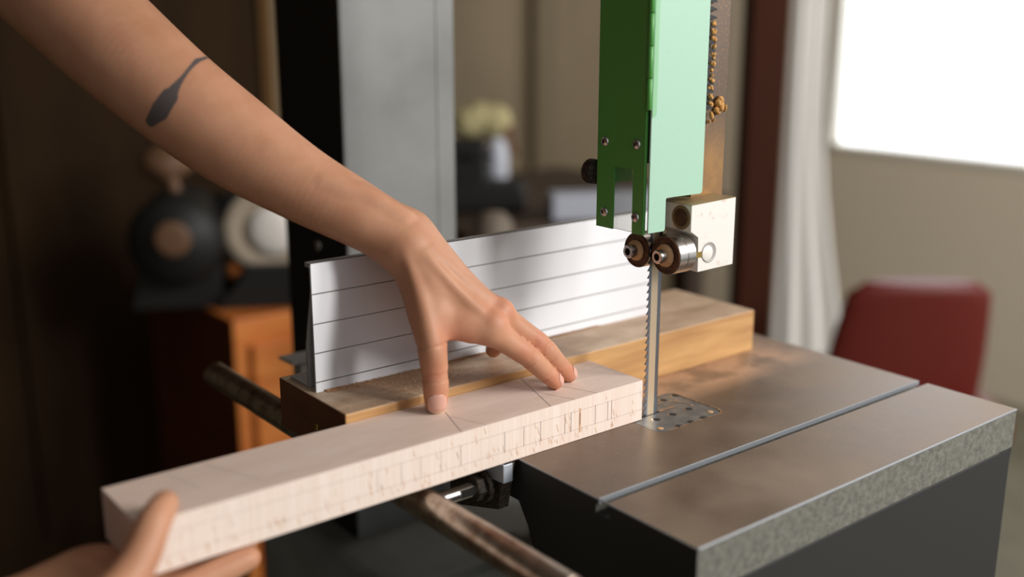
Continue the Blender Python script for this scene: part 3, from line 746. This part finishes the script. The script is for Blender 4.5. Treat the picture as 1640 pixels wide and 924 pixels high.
FING = [[(-0.1788, 0.0742, 0.1363, 0.0135), (-0.1819, 0.0616, 0.1142, 0.0126), (-0.1820, 0.0518, 0.0922, 0.0116), (-0.1818, 0.0473, 0.0669, 0.0106), (-0.1815, 0.0469, 0.0525, 0.0100), (-0.1813, 0.0467, 0.0442, 0.0090)], [(-0.1361, 0.0369, 0.0973, 0.0112), (-0.1189, 0.0333, 0.0836, 0.0098), (-0.1021, 0.0302, 0.0705, 0.0094), (-0.0857, 0.0291, 0.0545, 0.0082), (-0.0742, 0.0289, 0.0434, 0.0070)], [(-0.1207, 0.0472, 0.1057, 0.0113), (-0.0997, 0.0420, 0.0883, 0.0098), (-0.0811, 0.0379, 0.0724, 0.0096), (-0.0657, 0.0358, 0.0551, 0.0082), (-0.0524, 0.0364, 0.0428, 0.0070)], [(-0.1174, 0.0649, 0.1033, 0.0110), (-0.0963, 0.0756, 0.0826, 0.0090), (-0.0862, 0.0887, 0.0665, 0.0082), (-0.0798, 0.1060, 0.0524, 0.0070)], [(-0.1101, 0.0903, 0.1019, 0.0095), (-0.0981, 0.0942, 0.0869, 0.0075), (-0.0960, 0.1025, 0.0768, 0.0068), (-0.0981, 0.1088, 0.0712, 0.0060)]]
ARM = [[(-0.4796, 0.6456, 0.5357, 0.0540), (-0.3904, 0.4495, 0.4335, 0.0500), (-0.3583, 0.3647, 0.3726, 0.0480), (-0.3286, 0.2908, 0.3193, 0.0445), (-0.3011, 0.2356, 0.2773, 0.0405), (-0.2714, 0.1942, 0.2428, 0.0373), (-0.2385, 0.1513, 0.2114, 0.0305), (-0.2021, 0.1135, 0.1838, 0.0255), (-0.1809, 0.0948, 0.1661, 0.0220)], [(-0.1967, 0.1430, 0.1988, 0.0130), (-0.1777, 0.1175, 0.1825, 0.0125), (-0.1642, 0.1011, 0.1731, 0.0105)]]
CREASE = [((-0.1815, 0.0472, 0.0694), (-0.1811, 0.0474, 0.0549)), ((-0.1819, 0.0467, 0.0670), (-0.1815, 0.0469, 0.0525)), ((-0.1824, 0.0462, 0.0642), (-0.1820, 0.0464, 0.0497)), ((-0.1823, 0.0514, 0.0904), (-0.1816, 0.0471, 0.0669)), ((-0.1030, 0.0314, 0.0719), (-0.0866, 0.0303, 0.0560)), ((-0.1011, 0.0289, 0.0690), (-0.0847, 0.0278, 0.0530)), ((-0.0821, 0.0392, 0.0739), (-0.0667, 0.0371, 0.0566)), ((-0.0802, 0.0367, 0.0709), (-0.0647, 0.0345, 0.0536)), ((-0.0845, 0.0289, 0.0527), (-0.0742, 0.0289, 0.0434)), ((-0.0644, 0.0357, 0.0538), (-0.0524, 0.0364, 0.0428))]
FLUSH = [(-0.1869, 0.0391, 0.0498, 0.0130), (-0.1872, 0.0389, 0.0703, 0.0120), (-0.0800, 0.0222, 0.0454, 0.0140), (-0.0587, 0.0294, 0.0443, 0.0140), (-0.1090, 0.0217, 0.0761, 0.0120), (-0.0879, 0.0298, 0.0795, 0.0120), (-0.1317, 0.0321, 0.1094, 0.0130), (-0.1196, 0.0372, 0.1139, 0.0130), (-0.1654, 0.0417, 0.0956, 0.0180), (-0.0905, 0.0920, 0.0581, 0.0120)]
TATTOO = [(-0.3301, 0.2108, 0.2583, 0.0040), (-0.3255, 0.2003, 0.2674, 0.0075), (-0.3192, 0.1955, 0.2781, 0.0068), (-0.3147, 0.1947, 0.2845, 0.0036), (-0.3072, 0.1959, 0.2921, 0.0018), (-0.2985, 0.2000, 0.2996, 0.0016), (-0.2908, 0.2058, 0.3039, 0.0022), (-0.2835, 0.2110, 0.3049, 0.0016), (-0.2725, 0.2244, 0.3062, 0.0010)]

def smin(a, b, k):
    h = np.maximum(k - np.abs(a-b), 0)/k
    return np.minimum(a, b) - h*h*k*0.25
def cone(p, A, B):
    a = np.array(A[:3]); b = np.array(B[:3]); ra, rb = A[3], B[3]
    ba = b-a; l2 = ba@ba
    t = np.clip(((p-a)@ba)/l2, 0, 1)
    return np.linalg.norm(p - a - t[:, None]*ba, axis=1) - (ra + (rb-ra)*t)
def chain_d(p, L, k, n=5):
    d = None
    if len(L) == 1: return np.linalg.norm(p-np.array(L[0][:3]), axis=1)-L[0][3]
    L = spline(L, n)
    lo, hi = p.min(0), p.max(0)
    for A, B in zip(L, L[1:]):
        if np.linalg.norm(np.maximum(0, np.maximum(lo - np.maximum(A[:3], B[:3]), np.minimum(A[:3], B[:3]) - hi))) > max(A[3], B[3]) + 0.03: continue
        e = cone(p, A, B)
        d = e if d is None else (smin(d, e, k) if k else np.minimum(d, e))
    return np.full(len(p), 0.2) if d is None else d
def spline(L, n=4):
    if len(L) < 3: return L
    Q = np.array(L); out = []
    for i in range(len(Q)-1):
        p0, p1, p2, p3 = Q[max(i-1, 0)], Q[i], Q[i+1], Q[min(i+2, len(Q)-1)]
        for j in range(n):
            t = j/n
            out.append(tuple(0.5*((2*p1) + (p2-p0)*t + (2*p0-5*p1+4*p2-p3)*t*t + (3*p1-p0-3*p2+p3)*t**3)))
    return out + [tuple(Q[-1])]
def field_left(p):
    d = None
    for L in ARM:
        e = chain_d(p, L, 0, 12); d = e if d is None else smin(d, e, 0.012)
    for L in PALM:
        d = smin(d, chain_d(p, L, 0), 0.011)
    for L in TENDON:
        d = smin(d, chain_d(p, L, 0), 0.005)
    out = d
    for i, L in enumerate(FING):
        f_ = chain_d(p, L, 0)
        out = np.minimum(out, smin(d, f_, 0.012 if i == 0 else 0.008))
    for (c, ax) in CREASE:
        c = np.array(c); ax = np.array(ax)-c; ax /= np.linalg.norm(ax)
        v = p-c; t = v@ax; rr = np.linalg.norm(v - t[:, None]*ax, axis=1)
        out = out + 0.0010*np.exp(-(t/0.0010)**2)*np.clip((0.017-rr)/0.003, 0, 1)*1.0
    return out
RH = [[(-0.99, -0.10, 0.34, 0.052), (-0.90, -0.15, 0.16, 0.046), (-0.80, -0.12, 0.06, 0.040), (-0.66, -0.035, -0.010, 0.034), (-0.545, 0.020, -0.030, 0.026)],
      [(-0.545, 0.022, -0.030, 0.026), (-0.485, 0.010, -0.022, 0.020), (-0.450, 0.004, -0.022, 0.017)],
      [(-0.545, 0.030, -0.030, 0.024), (-0.485, 0.045, -0.022, 0.017), (-0.452, 0.052, -0.020, 0.015)]]
RF = [[(-0.520, 0.000, -0.020, 0.018), (-0.488, -0.028, 0.000, 0.015), (-0.456, -0.021, 0.020, 0.0115), (-0.437, -0.008, 0.0395, 0.0095), (-0.425, 0.003, 0.0450, 0.0075)],
      [(-0.455, 0.002, -0.022, 0.013), (-0.415, -0.001, -0.0145, 0.0095), (-0.390, -0.001, -0.0105, 0.0085), (-0.374, -0.001, -0.0085, 0.007)],
      [(-0.455, 0.020, -0.022, 0.013), (-0.411, 0.019, -0.0145, 0.0098), (-0.383, 0.019, -0.0105, 0.0086), (-0.367, 0.019, -0.0085, 0.007)],
      [(-0.455, 0.038, -0.022, 0.012), (-0.414, 0.039, -0.0145, 0.0092), (-0.388, 0.039, -0.0105, 0.0082), (-0.373, 0.039, -0.0085, 0.007)],
      [(-0.455, 0.054, -0.020, 0.011), (-0.423, 0.057, -0.0135, 0.0082), (-0.404, 0.057, -0.0095, 0.0074), (-0.392, 0.057, -0.0080, 0.006)]]
RH = [[(a+0.010, b, c, d) for a, b, c, d in L] for L in RH]; RF = [[(a+0.010, b, c, d) for a, b, c, d in L] for L in RF]
def field_right(p):
    d = None
    for L in RH:
        e = chain_d(p, L, 0.02); d = e if d is None else smin(d, e, 0.018)
    out = d
    for i, L in enumerate(RF): out = np.minimum(out, smin(d, chain_d(p, L, 0.003), 0.012 if i == 0 else 0.006))
    return out
def surface_nets(field, lo, hi, h, nb=8):
    lo = np.array(lo); hi = np.array(hi)
    nblk = np.ceil((hi-lo)/(h*nb)).astype(int)
    bi = np.stack(np.meshgrid(*[np.arange(n) for n in nblk], indexing='ij'), -1).reshape(-1, 3)
    cen = lo + (bi+0.5)*nb*h
    dc = field(cen)
    bi = bi[np.abs(dc) < nb*h*0.9 + 0.004]
    g = np.arange(nb+1)
    loc = np.stack(np.meshgrid(g, g, g, indexing='ij'), -1).reshape(-1, 3)
    vert_id = {}; V = []; cells = {}
    corner = np.array([(i, j, k) for i in (0, 1) for j in (0, 1) for k in (0, 1)])
    edges = [(a, b) for a in range(8) for b in range(a+1, 8) if np.abs(corner[a]-corner[b]).sum() == 1]
    allc, allv, Q = [], [], []
    for s0 in range(0, len(bi), 24):
        bb = bi[s0:s0+24]
        ip = (bb[:, None, :]*nb + loc[None]).reshape(-1, 3)
        D = field(lo + ip*h).reshape(len(bb), nb+1, nb+1, nb+1)
        cs = np.stack([D[:, i:nb+i, j:nb+j, k:nb+k] for (i, j, k) in corner], -1)
        neg = cs < 0
        act = neg.any(-1) & ~neg.all(-1)
        w = np.argwhere(act)
        if len(w) == 0: continue
        v = cs[act]; acc = np.zeros((len(v), 3)); cnt = np.zeros(len(v))
        for a, b in edges:
            va, vb = v[:, a], v[:, b]; cr = (va < 0) != (vb < 0)
            t = np.where(cr, va/np.where(cr, va-vb, 1), 0)
            pp = corner[a] + (corner[b]-corner[a])*t[:, None]
            acc[cr] += pp[cr]; cnt[cr] += 1
        cell = bb[w[:, 0]]*nb + w[:, 1:]
        allc.append(cell); allv.append(lo + (cell + acc/cnt[:, None])*h)
        for ax, (ca, cb) in enumerate((((0), (4)), ((0), (2)), ((0), (1)))):
            cr = neg[act][:, ca] != neg[act][:, cb]
            Q.append((ax, cell[cr], neg[act][cr][:, ca]))
    cell = np.concatenate(allc); vert = np.concatenate(allv)
    key = lambda c: (c[:, 0]*100003 + c[:, 1])*100003 + c[:, 2]
    ks = key(cell); order = np.argsort(ks); ks = ks[order]
    def find(c):
        kk = key(c); i = np.searchsorted(ks, kk); i = np.clip(i, 0, len(ks)-1)
        return np.where(ks[i] == kk, order[i], -1)
    F = []
    E3 = np.eye(3, dtype=int)
    for ax, c, sg in Q:
        u, w = E3[(ax+1) % 3], E3[(ax+2) % 3]
        q = np.stack([find(c), find(c-u), find(c-u-w), find(c-w)], 1)
        ok = (q >= 0).all(1); q = q[ok]; s_ = sg[ok]
        q[~s_] = q[~s_][:, ::-1]
        F.append(q)
    return vert, np.concatenate(F)
def arr(L): return np.array([p for c in L for p in c])
def bounds(*Ls):
    a = np.concatenate([arr(L) for L in Ls]); r = a[:, 3:4]
    return (a[:, :3]-r).min(0)-0.01, (a[:, :3]+r).max(0)+0.01
person = thing('person', 'person with bare tattooed arm pressing a pale board on the saw table', 'person', (-0.75, 0.2, FZ))
v1, f1 = surface_nets(field_left, *bounds(ARM, PALM, FING), 0.0013)
v2, f2 = surface_nets(field_right, *bounds(RH, RF), 0.003)
VV = np.concatenate([v1, v2]); FF = np.concatenate([f1, f2+len(v1)])
me = bpy.data.meshes.new('body')
po = np.array(person.location)
me.vertices.add(len(VV)); me.vertices.foreach_set('co', (VV-po).astype(np.float32).ravel())
me.loops.add(FF.size); me.loops.foreach_set('vertex_index', FF.astype(np.int32).ravel())
me.polygons.add(len(FF)); me.polygons.foreach_set('loop_start', np.arange(0, FF.size, 4, dtype=np.int32))
me.polygons.foreach_set('use_smooth', np.ones(len(FF), dtype=bool))
me.update(calc_edges=True); me.validate()
fl = np.zeros(len(VV)); ta = np.zeros(len(VV))
for (a, b, c, r_) in FLUSH: fl = np.maximum(fl, np.exp(-(np.linalg.norm(VV-np.array((a, b, c)), axis=1)/r_)**2)*0.33)
for A, B in zip(TATTOO, TATTOO[1:]):
    a = np.array(A[:3]); ba = np.array(B[:3])-a
    t = np.clip(((VV-a)@ba)/(ba@ba), 0, 1)
    dd = np.linalg.norm(VV-a-t[:, None]*ba, axis=1); w = A[3]+(B[3]-A[3])*t
    ta = np.maximum(ta, np.clip((w-dd)/0.0012+0.5, 0, 1)*0.9)
for nm, val in (('flush', fl), ('tattoo', ta)):
    at_ = me.attributes.new(nm, 'FLOAT', 'POINT'); at_.data.foreach_set('value', val.astype(np.float32))
me.materials.append(SKIN)
body = bpy.data.objects.new('body', me); COL.objects.link(body); body.parent = person
smo = body.modifiers.new('smooth', 'SMOOTH'); smo.factor = 0.5; smo.iterations = 1
# finger nails laid onto the finger tips
def nail(center, along, normal, hw, hl, field=field_left):
    c = Vector(center); a = Vector(along).normalized(); n_ = Vector(normal); n_ = (n_ - a*n_.dot(a)).normalized(); s_ = a.cross(n_)
    NU, NV = 13, 15; pts = []
    for j in range(NV):
        v_ = -1+2*j/(NV-1)
        for i in range(NU):
            u_ = -1+2*i/(NU-1)
            wd = hw*(1-0.10*max(0, -v_)) * (1 if abs(v_) < 0.55 else math.sqrt(max(0.0, 1-((abs(v_)-0.55)/0.45)**2*0.80)))
            pts.append(c + s_*u_*wd + a*v_*hl)
    p = np.array([tuple(q) for q in pts]) + np.array(n_)*0.012; dirn = -np.array(n_)
    for it in range(60): p = p + dirn*np.clip(field(p)-0.00025, -0.002, 0.002)[:, None]*0.8
    m = MB()
    up = np.array(n_)*0.0003
    vs = [m.bm.verts.new(q+up) for q in p]; vb = [m.bm.verts.new(q-np.array(n_)*0.0008) for q in p]
    def quad_(A, i, j, mi):
        fc = m.bm.faces.new((A[j*NU+i], A[j*NU+i+1], A[(j+1)*NU+i+1], A[(j+1)*NU+i])); fc.smooth = True; fc.material_index = mi
    for j in range(NV-1):
        for i in range(NU-1): quad_(vs, i, j, 1 if j >= NV-4 else 0); quad_(vb, i, j, 0)
    rim = [i for i in range(NU)] + [j*NU+NU-1 for j in range(1, NV)] + [(NV-1)*NU+i for i in range(NU-2, -1, -1)] + [j*NU for j in range(NV-2, 0, -1)]
    for x_, y_ in zip(rim, rim[1:]+rim[:1]): m.bm.faces.new((vs[x_], vs[y_], vb[y_], vb[x_]))
    return part(m, 'fingernail', [NAIL, NAILTIP], body)
NAILS = [((-0.1813, 0.0453, 0.0441), (0.0004, -0.0005, -0.0226), (-0.531, -0.768, 0.394), 0.0076, 0.0096), ((-0.0733, 0.0284, 0.0422), (0.0115, -0.0002, -0.0111), (0.375, -0.493, 0.607), 0.0054, 0.0066), ((-0.0510, 0.0356, 0.0416), (0.0133, 0.0006, -0.0124), (0.403, -0.490, 0.602), 0.0054, 0.0066)]
for nl in NAILS: nail(*nl)

# ------------------------------------------------------------------ workshop behind the saw
# wooden cabinet with bench grinder
cab_c = (0.1562, 1.2129, -0.2160)
ctz = cab_c[2]
cab = thing('wooden_cabinet', 'orange brown wooden cabinet carrying the bench grinder', 'cabinet', (cab_c[0]+0.24, cab_c[1]+0.22, FZ))
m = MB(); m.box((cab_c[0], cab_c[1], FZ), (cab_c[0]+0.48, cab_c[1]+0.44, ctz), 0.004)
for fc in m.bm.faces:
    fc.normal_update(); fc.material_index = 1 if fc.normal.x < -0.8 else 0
part(m, 'carcass', [CABW, CABSHADE], cab)
m = MB(); m.box((cab_c[0]+0.03, cab_c[1]-0.018, FZ+0.1), (cab_c[0]+0.235, cab_c[1]-0.001, ctz-0.05), 0.003); d1 = part(m, 'door', CABW, cab)
m = MB(); m.lathe((cab_c[0]+0.21, cab_c[1]-0.018, ctz-0.3), (0, -1, 0), [(0, 0.008), (0.015, 0.008), (0.02, 0.014), (0.03, 0.010), (0.031, 0)], 16); part(m, 'knob', BLACKM, d1)
m = MB(); m.box((cab_c[0]+0.245, cab_c[1]-0.018, FZ+0.1), (cab_c[0]+0.45, cab_c[1]-0.001, ctz-0.05), 0.003); d2 = part(m, 'door', CABW, cab)
wc = Vector((0.2767, 1.2975, -0.0687))
gr = thing('bench_grinder', 'black bench grinder with a pale wheel standing on the wooden cabinet', 'grinder', (wc.x, wc.y, ctz))
vd = Vector((-0.50, -0.866, 0)).normalized()            # wheel axis, towards the saw
sd = Vector((-vd.y, vd.x, 0))                           # to the right
up_ = Vector((0, 0, 1))
m = MB(); m.lathe(wc, vd, [(-0.02, 0.078), (-0.02, 0.082), (0.014, 0.082), (0.018, 0.078), (0.018, 0.054), (0.012, 0.050)], 48); part(m, 'wheel', BEIGE, gr)
m = MB(); m.lathe(wc + sd*0.012, vd, [(0.010, 0.050), (0.022, 0.048), (0.030, 0.036), (0.034, 0.012), (0.034, 0)], 40); part(m, 'hub_disc', HUBM, gr)
m = MB(); m.lathe(wc - vd*0.03, vd, [(0, 0.096), (0.01, 0.098), (0.02, 0.098)], 40); part(m, 'wheel_guard', BLACKM, gr)
m = MB(); mc = wc - sd*0.165 - up_*0.01
m.lathe(mc - vd*0.12, vd, [(0, 0.05), (0.01, 0.075), (0.04, 0.088), (0.17, 0.088), (0.20, 0.075), (0.21, 0.0)], 40)
m.lathe(wc - vd*0.07 - sd*0.16, sd, [(0, 0.06), (0.16, 0.06)], 24)
part(m, 'motor', BLACKM, gr)
m = MB(); m.lathe(mc + vd*0.088 + up_*0.012, vd, [(0, 0.034), (0.004, 0.033), (0.006, 0.025), (0.006, 0)], 24); part(m, 'end_plate', TAN, gr, 'tan round plate on the end of the motor')
gh = wc.z - 0.085 - ctz
m = MB(); m.prism([(-0.10, 0), (0.10, 0), (0.10, gh*0.45), (0.06, gh*0.6), (0.05, gh+0.02), (-0.04, gh+0.02), (-0.06, gh*0.6), (-0.085, gh*0.45)], 'y', -0.05, 0.12, 0.004)
m.prism([(-0.26, 0), (-0.09, 0), (-0.09, gh+0.02), (-0.24, gh+0.02)], 'y', -0.03, 0.14, 0.004)
for v in m.bm.verts: v.co = Vector((wc.x, wc.y, ctz)) + sd*v.co.x - vd*v.co.y + Vector((0, 0, v.co.z))
part(m, 'stand', BLACKM, gr)
tp = Vector((0.1420, 1.4441, 0.0536))
m = MB(); m.blob((tp.x, tp.y, tp.z), 0.05, 0.08, 0.8, 3, (1.0, 1.0, 0.75)); m.tube([tp, mc + up_*0.08], 0.012, 10); part(m, 'tan_lump', TAN, gr, 'tan rounded lump above the motor')  # unidentified tan blob joined to the motor
# dark cupboard with lighter edge behind the arm
cup = thing('dark_cupboard', 'tall dark wooden cupboard behind the raised arm', 'cupboard', (0.095, 1.841, FZ))
e_ = Vector((0.5452, 1.7906, 0.0754))
m = MB(); m.box((e_.x-1.25, e_.y, FZ), (e_.x-0.03, e_.y+0.4, 1.5), 0.005); part(m, 'carcass', DARKW, cup)
m = MB(); m.box((e_.x-0.03, e_.y-0.015, FZ), (e_.x, e_.y+0.4, 1.5), 0.003); part(m, 'edge_strip', STRIPW, cup, 'lighter brown edge strip')
for k in range(2):
    m = MB(); m.box((e_.x-1.22+k*0.6, e_.y-0.016, FZ+0.1), (e_.x-0.64+k*0.6, e_.y-0.001, 1.45), 0.004); part(m, 'door', DARKW, cup)
# workbench at the back with clutter
bt = Vector((0.7161, 1.2722, -0.0899))
bz = bt.z
by0 = 1.06
bench = thing('workbench', 'dark wooden workbench in the background behind the fence', 'workbench', (1.0, 1.5, FZ))
m = MB(); m.box((0.62, 1.10, bz-0.045), (1.40, 1.72, bz), 0.004); part(m, 'bench_top', BENCHW, bench)
for (lx, ly) in ((0.66, 1.14), (1.31, 1.14), (0.66, 1.62), (1.31, 1.62)):
    m = MB(); m.box((lx, ly, FZ), (lx+0.06, ly+0.06, bz-0.045), 0.003); part(m, 'leg', BENCHW, bench)
m = MB(); m.box((0.68, 1.15, FZ+0.2), (1.36, 1.66, FZ+0.23), 0.003); part(m, 'shelf', BENCHW, bench)
def on_bench(px_x, px_y): return Vector((px_x, px_y, bz))
q1 = Vector((0.7770, 1.3164, -0.0891))
tb = thing('tool_case', 'black tool case standing on the workbench beside the grey column', 'case', (q1.x, q1.y, bz))
tz_ = 0.064
m = MB()
cs_ = 0.784; sn_ = -0.62
m.box((-0.075, -0.03, 0), (0.040, 0.07, tz_-bz), 0.008)
m.box((-0.075, -0.045, 0), (0.125, 0.055, (tz_-bz)*0.42), 0.012)
for v in m.bm.verts:
    x_, y_ = v.co.x, v.co.y; v.co = Vector((q1.x + x_*cs_ - y_*sn_, q1.y + x_*sn_ + y_*cs_, bz+v.co.z))
part(m, 'case_body', BLACKM, tb)
m = MB(); m.tube([(q1.x-0.03, q1.y, tz_-0.03), (q1.x-0.03, q1.y-0.03, tz_-0.03), (q1.x+0.02, q1.y-0.06, tz_-0.03), (q1.x+0.02, q1.y-0.03, tz_-0.03)], 0.005, 8); part(m, 'handle', BLACKM, tb)
q2 = Vector((0.8217, 1.3436, 0.1019))
m = MB()
m.blob((q2.x-0.02, q2.y, q2.z), 0.04, 0.22, 0.7, 4, (1.1, 0.9, 0.85)); m.blob((q2.x+0.025, q2.y-0.03, q2.z+0.002), 0.038, 0.2, 0.7, 4, (1, 0.9, 0.95)); m.blob((q2.x, q2.y-0.01, q2.z+0.01), 0.036, 0.2, 0.8, 4, (1, 1, 0.9))
solo(m, 'crumpled_cloth', CREAM, 'cream crumpled cloth lying on top of the black tool case', 'cloth', (q2.x, q2.y, tz_))
q3 = Vector((0.9247, 1.4048, -0.0655)); b3 = max(q3.z-0.02, bz)
sb = thing('spray_bottle', 'white plastic bottle with a dark red trigger in front of the beige wall', 'bottle', (q3.x, q3.y, bz))
h3 = 0.053
m = MB(); m.lathe((q3.x, q3.y, bz), (0, 0, 1), [(0, 0.022), (0.004, 0.025), ((h3-bz)*0.72, 0.025), ((h3-bz)*0.9, 0.018), (h3-bz, 0.011)], 24); part(m, 'bottle_body', WHITEP, sb)
m = MB(); m.lathe((q3.x, q3.y, h3), (0, 0, 1), [(0, 0.011), (0.012, 0.011)], 16); m.box((q3.x-0.01, q3.y-0.012, h3+0.006), (q3.x+0.035, q3.y+0.008, h3+0.020), 0.003); m.tube([(q3.x+0.03, q3.y-0.004, h3+0.008), (q3.x+0.04, q3.y-0.01, h3-0.02), (q3.x+0.045, q3.y-0.012, h3-0.045)], 0.005, 8); part(m, 'trigger', REDP, sb)
q4 = Vector((0.8526, 1.1128, -0.0459))
m = MB()
m.box((-0.012, -0.035, -0.028), (0.26, 0.035, 0.028), 0.006)
for v in m.bm.verts:
    x_, y_ = v.co.x, v.co.y; v.co = Vector((q4.x + x_*0.88 + y_*0.47, q4.y - x_*0.47 + y_*0.88, bz+0.028+v.co.z*1.0))
solo(m, 'white_box', GREYBOX, 'long white box on the workbench behind the green blade guard', 'box', (q4.x+0.1, q4.y-0.05, bz))
q5 = Vector((0.5007, 0.8668, -0.0392))
m = MB(); m.lathe((q5.x, q5.y, q5.z-0.08), (0, 0, 1), [(0, 0.030), (0.01, 0.036), (0.06, 0.040), (0.10, 0.034), (0.118, 0.02), (0.122, 0)], 24)
stool_z = q5.z-0.08
solo(m, 'glue_pot', POT, 'rounded grey brown pot just above the top edge of the fence', 'pot', (q5.x, q5.y, stool_z))
sto = thing('stool', 'small dark wooden stool carrying the grey brown pot behind the fence', 'stool', (q5.x, q5.y, FZ))
m = MB(); m.lathe((q5.x, q5.y, stool_z-0.03), (0, 0, 1), [(0, 0.14), (0.005, 0.145), (0.025, 0.145), (0.03, 0.14)], 32); part(m, 'seat', BENCHW, sto)
for a in (0.4, 0.4+PI/2, 0.4+PI, 0.4+1.5*PI):
    m = MB(); m.tube([(q5.x+math.cos(a)*0.10, q5.y+math.sin(a)*0.10, stool_z-0.03), (q5.x+math.cos(a)*0.16, q5.y+math.sin(a)*0.16, FZ)], 0.014, 10); part(m, 'leg', BENCHW, sto)
# right: dark red-brown post, white curtain, chair
pL, pR = Vector((1.1723, 0.8676, -0.0227)), Vector((1.2327, 0.8198, -0.0227))
m = MB()
dv = (pR-pL); dv.z = 0
w_ = dv.length; dv.normalize(); nv = Vector((-dv.y, dv.x, 0))
m.prism([(pL.x, pL.y), (pR.x, pR.y), (pR.x+nv.x*0.1, pR.y+nv.y*0.1), (pL.x+nv.x*0.1, pL.y+nv.y*0.1)], 'z', FZ, 1.75, 0.003)
o = m.build('trim_1', POSTW, None, (pL.x, pL.y, FZ)); o['kind'] = 'structure'
c0 = Vector((1.5692, 1.0698, -0.1349)); c1 = Vector((1.6334, 1.0191, -0.1349)); c2 = Vector((1.7098, 0.9587, -0.1349))
c1.z = 0.16; c2.z = -0.50
def curtain(a, b, c, top, bottom, folds, amp, name, label, matl):
    m = MB(); n = 110; cols = []; NJ = 16
    d = (b-a); d.z = 0; L0 = d.length; d.normalize(); nn = Vector((-d.y, d.x, 0))
    L1 = (Vector((c.x, c.y, 0)) - Vector((a.x, a.y, 0))).length
    for i in range(n+1):
        t = i/n; col_ = []
        for j in range(NJ+1):
            zz = top + (bottom-top)*j/NJ
            q = min(1.0, max(0.0, (b.z-zz)/(b.z-c.z))); L = L0 + (L1-L0)*q**1.5
            col_.append(m.bm.verts.new(Vector((a.x, a.y, zz)) + d*L*t + nn*amp*(0.7+0.5*q)*math.sin(folds*2*PI*t + 0.6*math.sin(3*t+j*0.1))))
        cols.append(col_)
    for A, B in zip(cols, cols[1:]):
        for j in range(NJ): m.bm.faces.new((A[j], B[j], B[j+1], A[j+1])).smooth = True
    o = solo(m, name, matl, label, 'curtain', (a.x, a.y, bottom))
    sm = o.modifiers.new('thickness', 'SOLIDIFY'); sm.thickness = 0.003
    return o
curtain(c0, c1, c2, 1.7, FZ+0.03, 3, 0.012, 'curtain', 'white curtain hanging right of the dark brown post', CURT)
chp = Vector((1.1655, 0.5623, -0.1674))
ch = thing('red_chair', 'dark red upholstered chair in front of the window on the right', 'chair', (chp.x+0.12, chp.y-0.1, FZ))
sz_ = FZ+0.45
m = MB()
for j in range(9):
    pass
cr = Vector((0.784, -0.62, 0)); cf = Vector((0.62, 0.784, 0))
rows = []
for j in range(13):
    t = j/12; zz = sz_ + (chp.z-sz_)*t; hw = 0.165*(1-0.17*t**2) if t < 0.93 else 0.165*0.853*(1-((t-0.93)/0.07)*0.25)
    rows.append((zz, hw, -0.08*(t-1)))
cc = chp + cr*0.12
pv = []
for zz, hw, lean in rows:
    pv.append([m.bm.verts.new(Vector((cc.x, cc.y, zz)) + cr*(hw*math.sin(a)) + cf*(0.03*math.cos(a) + lean)) for a in [2*PI*k/24 for k in range(24)]])
for A, B in zip(pv, pv[1:]):
    for k in range(24): m.bm.faces.new((A[k], A[(k+1) % 24], B[(k+1) % 24], B[k])).smooth = True
m.bm.faces.new(pv[0][::-1]); m.bm.faces.new(pv[-1])
part(m, 'backrest', REDC, ch)
m = MB(); m.box((-0.21, -0.02, -0.04), (0.21, 0.40, 0.03), 0.02, 3)
for v in m.bm.verts: v.co = Vector((cc.x, cc.y, sz_)) + cr*v.co.x + cf*v.co.y + Vector((0, 0, v.co.z))
part(m, 'seat', REDC, ch)
for (a, b) in ((-0.18, 0.0), (0.18, 0.0), (-0.18, 0.36), (0.18, 0.36)):
    e = Vector((cc.x, cc.y, 0)) + cr*a + cf*b
    m = MB(); m.tube([(e.x, e.y, sz_-0.04), (e.x, e.y, FZ)], 0.015, 10); part(m, 'leg', BLACKM, ch)
